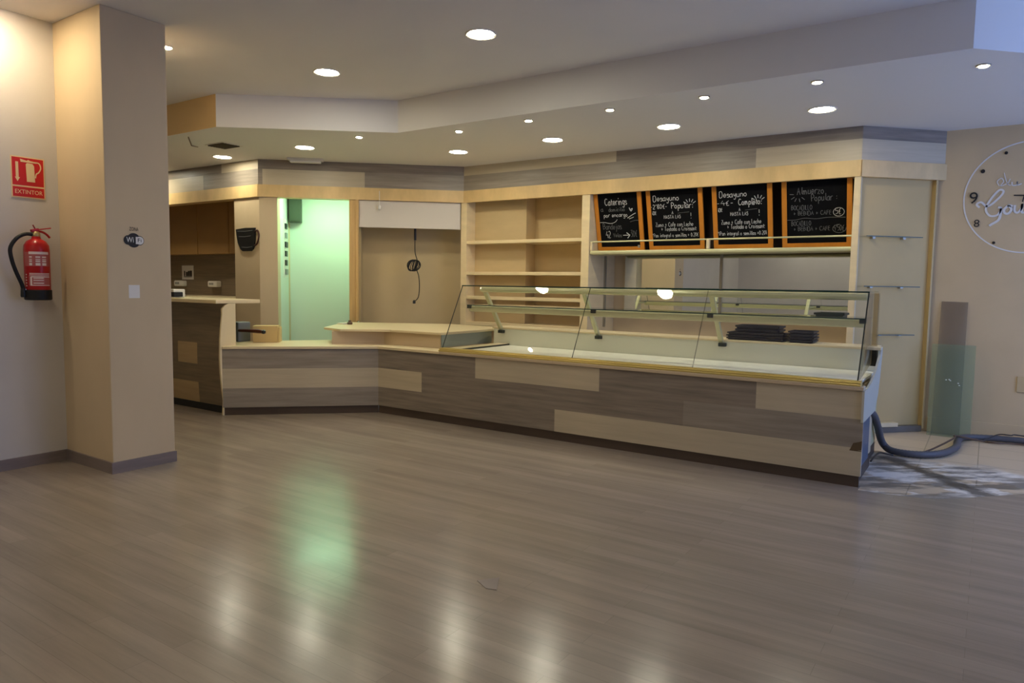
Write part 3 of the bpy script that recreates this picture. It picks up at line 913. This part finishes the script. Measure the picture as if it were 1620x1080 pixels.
o = MB().box(-3.82, -2.615, 8.18, 8.199, 1.05, 1.79).build('wall_mirror', 'mirror')
tag(o, 'left mirror pane under the chalkboards, beside the shelving upright', 'mirror')
o = MB().box(-2.585, -1.135, 8.18, 8.199, 1.05, 1.79).build('wall_mirror', 'mirror')
tag(o, 'right mirror pane under the chalkboards, reflecting a plain wall', 'mirror')
struct('trim_3', MB().box(-2.615, -2.585, 8.165, 8.199, 1.0, 1.80).box(-3.975, -3.957, 7.90, 7.94, .9, 1.775), 'alu')

# ------------------------------------------------------------------ right return panel, glass shelves
dr = (E0 - B0).normalized(); nr = Vector((-dr.y, dr.x, 0))
struct('wall_return', MB().box(-1.132, -1.072, 7.49, 8.2, 0, 2.60, 0).obox(B0 + dr * .0 + nr * .05 + Vector((.0, .0, .06)), dr * .85, nr * .04, (0, 0, 2.55), 1)
       , ['maple', 'return'], bevel=.002)
struct('trim_4', MB().obox(B0 + dr * .835 + nr * .0 + Vector((0, 0, .03)), dr * .022, nr * .06, (0, 0, 2.46)), 'return', bevel=.003)
struct('baseboard_return', MB().obox(B0 + dr * .0 + nr * .0, dr * .83, nr * .08, (0, 0, .058)), 'kick')
for nme, z, s0, s1 in (('topmost', 1.912, .02, .63), ('middle', 1.437, .02, .63), ('lowest', .972, .20, .60)):
    t = thing('glass_shelf', 'thin glass shelf, %s of three on the cream panel right of the case' % nme, 'glass shelf', B0 + dr * .3 + nr * .03 + Vector((0, 0, z)), 'glass shelves on the return panel')
    MB().obox(B0 + dr * s0 - nr * .10 + Vector((0, 0, z)), dr * (s1 - s0), nr * .15, (0, 0, .006), 0).build('pane', 'glass_shelf', t)
    MB().obox(B0 + dr * s0 - nr * .104 + Vector((0, 0, z - .001)), dr * (s1 - s0), nr * .004, (0, 0, .008), 0).build('pane_edge', 'glass_edge', t)
    for f in (.25, .8):
        MB().obox(B0 + dr * (s0 + (s1 - s0) * f) + nr * .01 + Vector((0, 0, z - .012)), dr * .03, nr * .04, (0, 0, .012)).build('bracket', 'alu', t)
o = MB().obox(B0 + dr * .12 - nr * .03 + Vector((0, 0, .059)), dr * .42, nr * .07, (0, 0, .04)).build('loose_board', 'maple', bevel=.003)
tag(o, 'loose cream board lying on the metal plinth behind the counter end', 'board')

# ------------------------------------------------------------------ sheets leaning on the clock wall
o = MB().slab([(-.405, 8.02, 0.0), (-.165, 8.02, 0.0), (-.165, 8.123, 1.30), (-.385, 8.123, 1.305)], (0, .008, 0)).build('acrylic_sheet', 'grey_sheet')
tag(o, 'tall narrow grey translucent sheet leaning on the wall behind the green glass', 'sheet')
t = thing('glass_sheet', 'wide green glass sheet leaning on the wall right of the return panel', 'glass sheet', (-.25, 7.96, 0))
MB().slab([(-.435, 7.93, 0), (-.075, 7.93, 0), (-.075, 8.0, .89), (-.435, 8.0, .89)], (0, .010, 0)).build('pane', 'green_sheet', t)
mb = MB()
for x, z in ((-.30, .545), (-.275, .55), (-.265, .54), (-.20, .52), (-.19, .50)):
    MB().lathe([(.002, 0), (.008, .002), (.006, .008)], (x, 7.923 + z * .078, z), 8).build('sticker_residue', 'white', t)

# hose and cables on the bare tiles
hp = smooth_path([(-.80, 6.22, .44), (-.735, 6.36, .40), (-.715, 6.56, .27), (-.705, 6.74, .13), (-.68, 6.81, .06), (-.62, 6.76, .035), (-.50, 6.74, .03), (-.36, 6.80, .03), (-.24, 6.98, .03), (-.17, 7.30, .03), (-.165, 7.60, .03), (-.13, 7.83, .03), (.0, 7.93, .03), (.25, 8.0, .03), (.9, 8.02, .03)], 10)
o = MB().tube(hp, [.028 + .0022 * (i % 2) for i in range(len(hp))], 12).build('conduit', 'hose', smooth=True)
tag(o, 'thick blue-grey conduit looping from the counter end across the tiles', 'conduit')
o = MB().tube(smooth_path([(-.70, 6.12, .06), (-.68, 6.42, .07), (-.64, 6.62, .03), (-.60, 6.68, .012)], 8), .007, 8).build('cable', 'wire', smooth=True)
tag(o, 'thin dark cable end sticking out below the counter end', 'cable')
o = MB().tube(smooth_path([(-.56, 6.85, .012), (-.40, 6.98, .012), (-.28, 7.20, .05), (-.19, 7.5, .075), (-.18, 7.62, .075), (.02, 7.85, .012), (.12, 7.83, .012), (.32, 7.90, .012), (.9, 7.90, .012)], 8), .008, 8).build('cable', 'wire_brown', smooth=True)
tag(o, 'brown cable running alongside the thick conduit on the tiles', 'cable')
o = MB().tube(smooth_path([(.03, 7.86, .012), (.14, 7.93, .075), (.24, 7.94, .08), (.33, 8.01, .075), (.9, 8.05, .02)], 8), .006, 8).build('cable', 'wire', smooth=True)
tag(o, 'dark cable bundle beside the conduit at the right frame edge', 'cable')

# ------------------------------------------------------------------ wall clock decal
ck = thing('wall_clock', 'large wall clock with white ring and script lettering on the beige wall', 'clock', (.256, 8.138, 2.285))
yw = 8.1385
cx, cz, cr = .256, 2.285, .512
mb = MB()
ring = [(cx + cr * math.cos(a), yw, cz + cr * math.sin(a)) for a in [2 * math.pi * k / 96 for k in range(97)]]
mb.ribbon(ring, .012, (0, -1, 0), .002)
mb.build('ring', 'vinyl', ck)
mb = MB(); type_mesh(mb, '9', (-.178, yw - .012, 2.292), (1, 0, 0), (0, 0, 1), (0, -1, 0), .155, width=.068)
mb.build('numeral', 'ink', ck)
mb = MB(); type_mesh(mb, '8', (-.140, yw - .012, 2.052), (1, 0, 0), (0, 0, 1), (0, -1, 0), .10, width=.046)
mb.build('numeral', 'ink', ck)
for x, z, r in ((.005, 1.869, .013), (-.118, 2.546, .018), (.055, 2.702, .014)):
    mb = MB(); mb.slab([(x + r * math.cos(k * math.pi / 8), yw, z + r * math.sin(k * math.pi / 8)) for k in range(16)], (0, -.008, 0))
    mb.build('hour_dot', 'ink', ck)
MB().obox((.135, yw - .012, 2.300), (.18, 0, -.012), (0, -.003, 0), (0, 0, .010)).obox((.20, yw - .014, 2.24), (.012, 0, .07), (0, -.003, 0), (.010, 0, 0)).build('hands', 'ink', ck)
mb = MB()
def scr(pts, w_):
    mb.ribbon([(x, yw - .002, z) for x, z in [(p.x, p.y) for p in smooth_path([(a, b, 0) for a, b in pts], 6)]], w_, (0, -1, 0), .002)
scr([(-.125, 2.205), (-.15, 2.235), (-.115, 2.255), (-.06, 2.215), (.02, 2.285), (.055, 2.345), (.02, 2.36), (-.04, 2.28), (-.075, 2.19), (-.04, 2.125), (.02, 2.13), (.045, 2.19), (.02, 2.20)], .018)
scr([(.045, 2.19), (.035, 2.09), (-.02, 2.045), (-.04, 2.03)], .022)
scr([(.10, 2.215), (.07, 2.18), (.075, 2.145), (.105, 2.14), (.125, 2.18), (.10, 2.215), (.135, 2.205)], .020)
scr([(.150, 2.215), (.150, 2.16), (.175, 2.145), (.20, 2.18), (.205, 2.225), (.205, 2.15), (.225, 2.145)], .018)
scr([(.245, 2.15), (.25, 2.225), (.262, 2.20), (.29, 2.225)], .018)
scr([(.02, 2.40), (.0, 2.44), (.03, 2.47), (.05, 2.44), (.03, 2.40), (.08, 2.42), (.10, 2.46)], .008)
scr([(.05, 2.52), (.065, 2.46), (.085, 2.41), (.11, 2.40)], .007)
scr([(.115, 2.43), (.12, 2.40), (.15, 2.40), (.155, 2.43), (.16, 2.40), (.19, 2.41)], .010)
mb.build('script_lettering', 'vinyl', ck)
o = MB().box(.262, .42, 8.128, 8.14, .465, .615).build('cover_plate', 'maple_back', bevel=.003)
tag(o, 'beige square cover plate low on the clock wall at the right edge', 'cover plate')

# ------------------------------------------------------------------ niche items
t = thing('roller_panel', 'grey-white panel closing the top of the brown niche', 'panel', dg(1.95, .03, 2.13))
MB().obox(dg(1.262, .02, 2.13), U * 1.33, NB * .03, (0, 0, .35)).build('panel', 'blind', t, bevel=.003)
pc = thing('pull_cord', 'short white pull cord with knob hanging from the pine strip', 'pull cord', dg(1.53, -.03, 2.6))
pp = dg(1.53, -.022, 0)
MB().tube([pp + Vector((0, 0, 2.60)), pp + Vector((0, 0, 2.41))], .004, 6).build('cord', 'white', pc)
MB().lathe([(.006, 0), (.020, .012), (.022, .045), (.006, .065)], pp + Vector((0, 0, 2.355)), 12).build('knob', 'white', pc, True)
hc = thing('hanging_cable', 'black cable with a tied coil and plug hanging in the niche', 'cable', (-6.42, 7.15, 2.13))
c0 = Vector((-6.42, 7.15, 0))
MB().tube([c0 + Vector((0, 0, 2.22)), c0 + Vector((0, 0, 1.98))], .016, 8).build('sleeve', 'black', hc)
MB().tube(smooth_path([c0 + U * -.003 + Vector((0, 0, 1.98)), c0 + U * -.0 + Vector((0, 0, 1.82)), c0 + U * .03 + Vector((0, 0, 1.70)), c0 + U * .02 + Vector((0, 0, 1.6)), c0 + U * .05 + Vector((0, 0, 1.50)), c0 + U * .06 + Vector((0, 0, 1.35)), c0 + U * .045 + Vector((0, 0, 1.22)), c0 + U * .0 + Vector((0, 0, 1.165))], 6), .006, 6).build('cord', 'blacksoft', hc)
mb = MB()
for k in range(9):
    ph = k * .35
    mb.tube([c0 + U * (-.02 + .085 * math.cos(a) * math.cos(ph * .5) + .01 * math.sin(3 * ph)) + NB * (.04 * math.sin(ph) * math.cos(a)) + Vector((0, 0, 1.645 + .075 * math.sin(a + ph * .3))) for a in [2 * math.pi * j / 18 for j in range(19)]], .006, 5, caps=False)
mb.build('coil', 'blacksoft', hc)
MB().lathe([(.008, 0), (.02, .005), (.02, .035), (.008, .05)], c0 + U * -.01 + Vector((0, 0, 1.13)), 10).build('plug', 'black', hc, True)

# passage: breaker strip and grey cabinet
t = thing('switch_panel', 'white strip of switches on the left wall of the green passage', 'switch panel', kb0 + kd * .45 + Vector((0, 0, 1.9)))
MB().obox(kb0 + kd * .45 - kn * .012 + Vector((0, 0, 1.46)), kd * .26, kn * .012, (0, 0, .80)).build('plate', 'white', t)
for k in range(6):
    z = 1.50 + k * .125
    MB().obox(kb0 + kd * .50 - kn * .030 + Vector((0, 0, z)), kd * (.13 if k % 3 else .17), kn * .02, (0, 0, .075)).build('switch', 'black' if k in (1, 2, 3, 5) else 'grey_box', t)
t = thing('electrical_box', 'grey-green metal box high in the green-lit passage corner', 'electrical box', dg(.37, .95, 2.25))
MB().obox(dg(.225, .86, 2.24), U * .165, NB * .135, (0, 0, .36)).build('cabinet', 'elec', t, bevel=.004)
MB().obox(dg(.24, .85, 2.255), U * .135, NB * .012, (0, 0, .33)).build('door', 'elec', t)

# ------------------------------------------------------------------ mug sign on the column
ym = 5.728
t = thing('mug_sign', 'black mug-shaped chalkboard sign on the beige column', 'sign', (-8.1, ym, 1.93))
body = [(-8.305, 2.080), (-8.10, 2.094), (-7.905, 2.090), (-7.905, 1.97), (-7.918, 1.87), (-7.95, 1.815), (-7.99, 1.792), (-8.165, 1.792), (-8.212, 1.82), (-8.265, 1.90), (-8.29, 1.99)]
MB().slab([(x, ym, z) for x, z in body], (0, .02, 0)).build('cup', 'black', t, bevel=.003)
MB().tube(smooth_path([(-7.905, ym + .01, 2.045), (-7.86, ym + .01, 2.055), (-7.83, ym + .01, 2.0), (-7.845, ym + .01, 1.93), (-7.88, ym + .01, 1.88), (-7.915, ym + .01, 1.865)], 5), .011, 8).build('handle', 'tool', t, True)
mb = MB()
for z, x0, x1 in ((2.055, -8.27, -7.95), (1.985, -8.24, -7.99), (1.845, -8.18, -7.96)):
    mb.ribbon([(x0, ym, z), ((x0 + x1) / 2, ym, z - .006), (x1, ym, z + .003)], .007, (0, -1, 0), .001)
mb.build('chalk_lines', 'chalk_faint', t)

# ------------------------------------------------------------------ bar counter on the left, back counter and cabinet
bar = thing('bar_counter', 'tall dark plank bar counter with cream top, left behind the pillar', 'bar counter', (-7.5, 4.5, 0))
def bar_y(z): return 4.40 - .02 * math.sin(max(0, min(1, (z - .08) / 1.05)) * math.pi)
mb = MB()
zr = [.08, .195, .30, .40, .50, .62, .73, .88, 1.02, 1.165]
xr = [-8.6, -7.735, -7.44, -7.07, -6.565]
for i in range(len(zr) - 1):
    for j in range(len(xr) - 1):
        z0, z1, x0, x1 = zr[i], zr[i + 1], xr[j], xr[j + 1]
        tan = (j in (1, 2) and z1 <= .31) or (j == 2 and .49 < z0 + .001 and z1 <= .74)
        mb.add([(x0, bar_y(z0), z0), (x1, bar_y(z0), z0), (x1, bar_y(z1), z1), (x0, bar_y(z1), z1)], [(0, 1, 2, 3)], 1 if tan else 0)
mb.build('plank_front', ['plank_brown', 'plank_tan'], bar)
MB().box(-8.6, -6.57, 4.42, 4.50, .0, 1.165).build('carcass', 'plank_brown', bar)
MB().box(-8.6, -6.57, 4.41, 4.425, 0, .075).build('toe_kick', 'black', bar)
MB().box(-8.6, -6.545, 4.27, 4.80, 1.165, 1.205).build('worktop', 'worktop', bar, bevel=.006)
ep = [(4.335, 0)] + [(bar_y(z) * 2.25 - 5.5 - .045, z) for z in (.15, .3, .45, .6, .8, .95, 1.05)] + [(4.345, 1.11), (4.38, 1.15), (4.42, 1.165), (4.50, 1.165), (4.50, 0)]
MB().slab([(-6.572, y, z) for y, z in ep], (.022, 0, 0)).build('end_panel', 'worktop', bar, bevel=.003)
bc = thing('back_counter', 'cream-topped work counter against the plank wall behind the bar', 'counter', (-9.9, 6.2, 0))
MB().box(-11.49, -8.38, 5.72, 6.48, 0, 1.13).build('carcass', 'brown', bc)
MB().box(-11.49, -8.37, 5.70, 6.485, 1.13, 1.172).build('worktop', 'worktop', bc, bevel=.005)
wc = thing('wall_cabinet', 'row of brown wall cabinets in shadow above the bar backsplash', 'cabinet', (-9.9, 6.3, 1.8))
MB().box(-11.49, -8.37, 6.22, 6.48, 1.80, 2.60).build('body', 'brown', wc)
for k in range(4):
    MB().box(-11.49 + k * .78, -11.49 + k * .78 + .765, 6.20, 6.22, 1.795, 2.60).build('door', 'brown', wc, bevel=.003)
t = thing('notice', 'white paper notice with dark print on the bar backsplash', 'paper', (-10.67, 6.48, 1.52))
MB().box(-10.835, -10.515, 6.478, 6.484, 1.413, 1.637).build('sheet', 'paper', t)
mb = MB()
for k, (x, wd, h) in enumerate(((-10.775, .03, .085), (-10.72, .05, .07), (-10.665, .05, .085), (-10.61, .055, .09))):
    mb.box(x, x + wd, 6.4765, 6.478, 1.465, 1.465 + h)
mb.box(-10.78, -10.56, 6.4765, 6.478, 1.45, 1.46)
mb.build('print', 'ink', t)
for x, lab in ((-10.95, 'white socket cover on the bar backsplash just below the paper notice'), (-10.02, 'white socket cover on the bar backsplash beside the beige column')):
    t = thing('socket_cover', lab, 'socket', (x + .12, 6.44, 1.35))
    MB().box(x, x + .245, 6.40, 6.485, 1.303, 1.395).build('housing', 'white', t, bevel=.018)
    mb = MB()
    for k in range(3):
        mb.box(x + .045 + k * .04, x + .075 + k * .04, 6.3985, 6.40, 1.335, 1.368)
    mb.build('print', 'grey_box', t)
t = thing('card_terminal', 'small white terminal with dark side lying on the bar counter top', 'terminal', (-7.63, 4.5, 1.206))
MB().box(-7.71, -7.57, 4.42, 4.56, 1.206, 1.30).build('body', 'white', t, bevel=.01)
MB().box(-7.63, -7.545, 4.41, 4.52, 1.215, 1.268).build('dark_reader', 'black', t, bevel=.008)

# things on the low counter
t = thing('coffee_knock_box', 'grey upright box with red-brown handle arm on the low counter', 'appliance', (-6.98, 4.86, .726))
MB().box(-7.02, -6.885, 4.76, 4.92, .726, .945).build('body', 'grey_box', t, bevel=.012)
MB().tube([(-6.89, 4.775, .852), (-6.75, 4.79, .856), (-6.60, 4.815, .856), (-6.545, 4.825, .852)], [.016, .019, .024, .018], 10).build('handle_arm', 'tool', t, True)
MB().lathe([(.01, 0), (.024, .008), (.024, .036), (.01, .044)], (-6.532, 4.828, .830), 12).build('handle_end', 'black', t, True)
bx0 = Vector((-6.725, 4.831, .726))
t = thing('cardboard_box', 'plain beige cardboard box standing on the low counter before the passage', 'box', bx0)
MB().obox(bx0, ud * .262, nd * .20, (0, 0, .182)).build('body', 'card', t, bevel=.003)
MB().obox(bx0 + ud * .264 + nd * .01, ud * .02, nd * .18, (0, 0, .165)).build('flap', 'card', t)
t = thing('tap_fitting', 'tiny metal fitting lying on the raised worktop by the passage', 'fitting', (-6.46, 5.93, .896))
MB().box(-6.56, -6.44, 5.90, 5.98, .896, .912).build('plate', 'white', t, bevel=.003)
MB().lathe([(.03, 0), (.034, .02), (.018, .035), (.018, .05)], (-6.40, 5.96, .896), 12).build('knob', 'wire_brown', t, True)

# ------------------------------------------------------------------ pillar stickers, left wall items
xp = -5.1635
t = thing('wifi_sticker', 'black ZONA WiFi sticker on the pillar', 'sticker', (xp, 2.725, 1.70))
mb = MB()
def pill(cy, cz_, ry, rz, mi, off=0, n=28):
    return [(xp + off, cy + ry * math.cos(2 * math.pi * k / n), cz_ + rz * math.sin(2 * math.pi * k / n)) for k in range(n)]
mb.slab(pill(2.722, 1.683, .050, .052, 0), (.001, 0, 0), 0)
mb.slab(pill(2.682, 1.683, .032, .034, 0), (.0012, 0, 0), 0)
mb.slab(pill(2.765, 1.683, .033, .034, 0), (.0014, 0, 0), 0)
mb.build('roundel', 'ink', t)
mb = MB().slab(pill(2.766, 1.683, .029, .029, 0, .0004), (.0014, 0, 0)).box(xp, xp + .0022, 2.737, 2.764, 1.657, 1.709)
type_mesh(mb, 'Wi', (xp + .0005, 2.697, 1.684), (0, 1, 0), (0, 0, 1), (1, 0, 0), .055, .0016, width=.052)
mb.build('white_lettering', 'paper', t)
mb = MB()
type_mesh(mb, 'Fi', (xp + .0012, 2.764, 1.684), (0, 1, 0), (0, 0, 1), (1, 0, 0), .040, .0018, width=.026)
type_mesh(mb, 'ZONA', (xp - .001, 2.726, 1.763), (0, 1, 0), (0, 0, 1), (1, 0, 0), .038, .0016, width=.066)
mb.build('black_lettering', 'ink', t)
o = MB().box(-5.165, xp, 2.678, 2.757, 1.265, 1.36).build('sticker', 'paper')
tag(o, 'small white square sticker low on the pillar under the WiFi sign', 'sticker')

xs = -5.857
sg = thing('extinguisher_sign', 'red EXTINTOR sign on the white left wall above the extinguisher', 'sign', (-5.855, 2.33, 2.13))
ysc, zsc = .905, .9033
y0s, y1s, z0s, z1s = 2.223, 2.440, 1.98, 2.275
MB().box(xs, xs + .004, y0s, y1s, z0s, z1s).build('panel', 'sign_cream', sg)
MB().box(xs + .004, xs + .005, y0s + .007, y1s - .007, 2.069, z1s - .008).box(xs + .004, xs + .005, y0s + .007, y1s - .007, z0s + .008, 2.058).build('red_field', 'sign_red', sg)
mb = MB()
xf = xs + .0055
def shp(pts): mb.slab([(xf, y, z) for y, z in pts], (.0008, 0, 0))
shp([(2.252, 2.235), (2.270, 2.235), (2.270, 2.125), (2.278, 2.125), (2.262, 2.095), (2.246, 2.125), (2.252, 2.125)])
shp([(2.318, 2.222), (2.325, 2.232), (2.362, 2.230), (2.372, 2.215), (2.375, 2.098), (2.322, 2.098)])
shp([(2.282, 2.258), (2.286, 2.236), (2.335, 2.236), (2.390, 2.236), (2.390, 2.244), (2.345, 2.250), (2.335, 2.256), (2.325, 2.248)])
mb.ribbon([(xf, y, z) for y, z in [(p.x, p.y) for p in smooth_path([(2.375, 2.243, 0), (2.405, 2.238, 0), (2.415, 2.205, 0), (2.400, 2.172, 0), (2.385, 2.16, 0), (2.378, 2.13, 0)], 5)]], .008, (1, 0, 0), .0008)
mb.build('pictogram', 'sign_cream', sg)
mb = MB(); type_mesh(mb, 'EXTINTOR', (xs + .004, 2.3315, 2.022), (0, 1, 0), (0, 0, 1), (1, 0, 0), .042, .0015, width=.178)
mb.build('lettering', 'sign_cream', sg)

ex, ey = -5.742, 2.323
fe = thing('fire_extinguisher', 'red fire extinguisher with black hose hanging on the white left wall', 'fire extinguisher', (ex, ey, 1.24))
R_ = .081
MB().lathe([(.070, 1.27), (R_, 1.29), (R_, 1.60), (.078, 1.635), (.060, 1.665), (.032, 1.682), (.026, 1.70)], (ex, ey, 0), 32).build('cylinder', 'red', fe, True)
MB().lathe([(.078, 1.24), (.086, 1.246), (.086, 1.312), (.080, 1.316)], (ex, ey, 0), 32).build('base_cup', 'blacksoft', fe, True)
MB().lathe([(.024, 1.695), (.028, 1.705), (.026, 1.725), (.018, 1.735)], (ex, ey, 0), 16).build('valve', 'brass', fe, True)
MB().obox((ex - .014, ey - .03, 1.728), (.028, 0, 0), (0, .05, .012), (0, -.005, .02)).obox((ex - .012, ey + .0, 1.742), (.024, 0, 0), (0, .10, .020), (0, -.003, .008)).build('trigger', 'red', fe, bevel=.004)
MB().tube(smooth_path([(ex, ey - .03, 1.735), (ex, ey + .03, 1.737), (ex, ey + .065, 1.722), (ex, ey + .09, 1.695)], 5), .008, 8).build('carry_handle', 'red', fe, True)
MB().tube([(ex, ey - .005, 1.755), (ex, ey - .018, 1.782)], .005, 6).build('safety_pin', 'red_dark', fe)
hs = MB().tube(smooth_path([(ex, ey - .022, 1.712), (ex, ey - .07, 1.712), (ex, ey - .125, 1.678), (ex, ey - .165, 1.61), (ex, ey - .160, 1.53), (ex, ey - .135, 1.44), (ex, ey - .105, 1.36), (ex, ey - .095, 1.32)], 7), .013, 10).build('hose', 'blacksoft', fe, True)
MB().lathe([(.016, 1.262), (.018, 1.27), (.016, 1.32), (.014, 1.325)], (ex, ey - .095, 0), 12).build('nozzle', 'black', hs, True)
MB().box(ex - .012, ex + .012, ey - .10, ey - .06, 1.30, 1.322).build('hose_clip', 'alu', fe)
# printed label wrapped round the front of the cylinder
def wrap(mb, a0, a1, z0, z1, r, mi=0, n=10):
    for k in range(n):
        p = math.radians(a0 + (a1 - a0) * k / n); q = math.radians(a0 + (a1 - a0) * (k + 1) / n)
        mb.add([(ex + r * math.cos(p), ey + r * math.sin(p), z0), (ex + r * math.cos(q), ey + r * math.sin(q), z0), (ex + r * math.cos(q), ey + r * math.sin(q), z1), (ex + r * math.cos(p), ey + r * math.sin(p), z1)], [(0, 1, 2, 3)], mi)
mb = MB()
wrap(mb, -85, 40, 1.485, 1.585, R_ + .0008, 0)
mb.build('label', 'label_grey', fe, True)
mb = MB()
wrap(mb, -62, 40, 1.345, 1.42, R_ + .0008, 0)
mb.build('label', 'label_grey', fe, True)
mb = MB()
wrap(mb, -58, 35, 1.570, 1.588, R_ + .0014)
for k, a in enumerate((-56, -28, 0)):
    for z, h in ((1.545, .010), (1.53, .006), (1.515, .010), (1.490, .018)):
        wrap(mb, a, a + (13 if k == 0 else 20), z, z + h, R_ + .0014, 0, 3)
for z, h, a in ((1.43, .005, -58), (1.42, .005, -58), (1.405, .008, -50), (1.345, .005, -52)):
    wrap(mb, a, 38, z, z + h, R_ + .0014)
wrap(mb, -54, -46, 1.345, 1.41, R_ + .0014, 0, 2)
for z in (1.36, 1.38, 1.395): wrap(mb, -40, 5, z, z + .007, R_ + .0014)
for z in (1.34, 1.36, 1.38, 1.40, 1.42): wrap(mb, -80, -72, z, z + .008, R_ + .0014, 0, 2)
mb.build('label_print', 'label_white', fe, True)
MB().box(-5.857, ex - .05, ey - .03, ey + .03, 1.56, 1.62).build('wall_bracket', 'alu', fe)

# ------------------------------------------------------------------ bits on the floor
o = MB().slab([(-1.935, 2.60, .0005), (-1.87, 2.69, .0005), (-1.80, 2.57, .0005), (-1.85, 2.555, .0005)], (0, 0, .002)).build('patch', 'skirt')  # worn spot of the floor, modelled as a thin pale piece
tag(o, 'pale angular scrap of wear, laid as a flat piece on the laminate floor', 'patch')
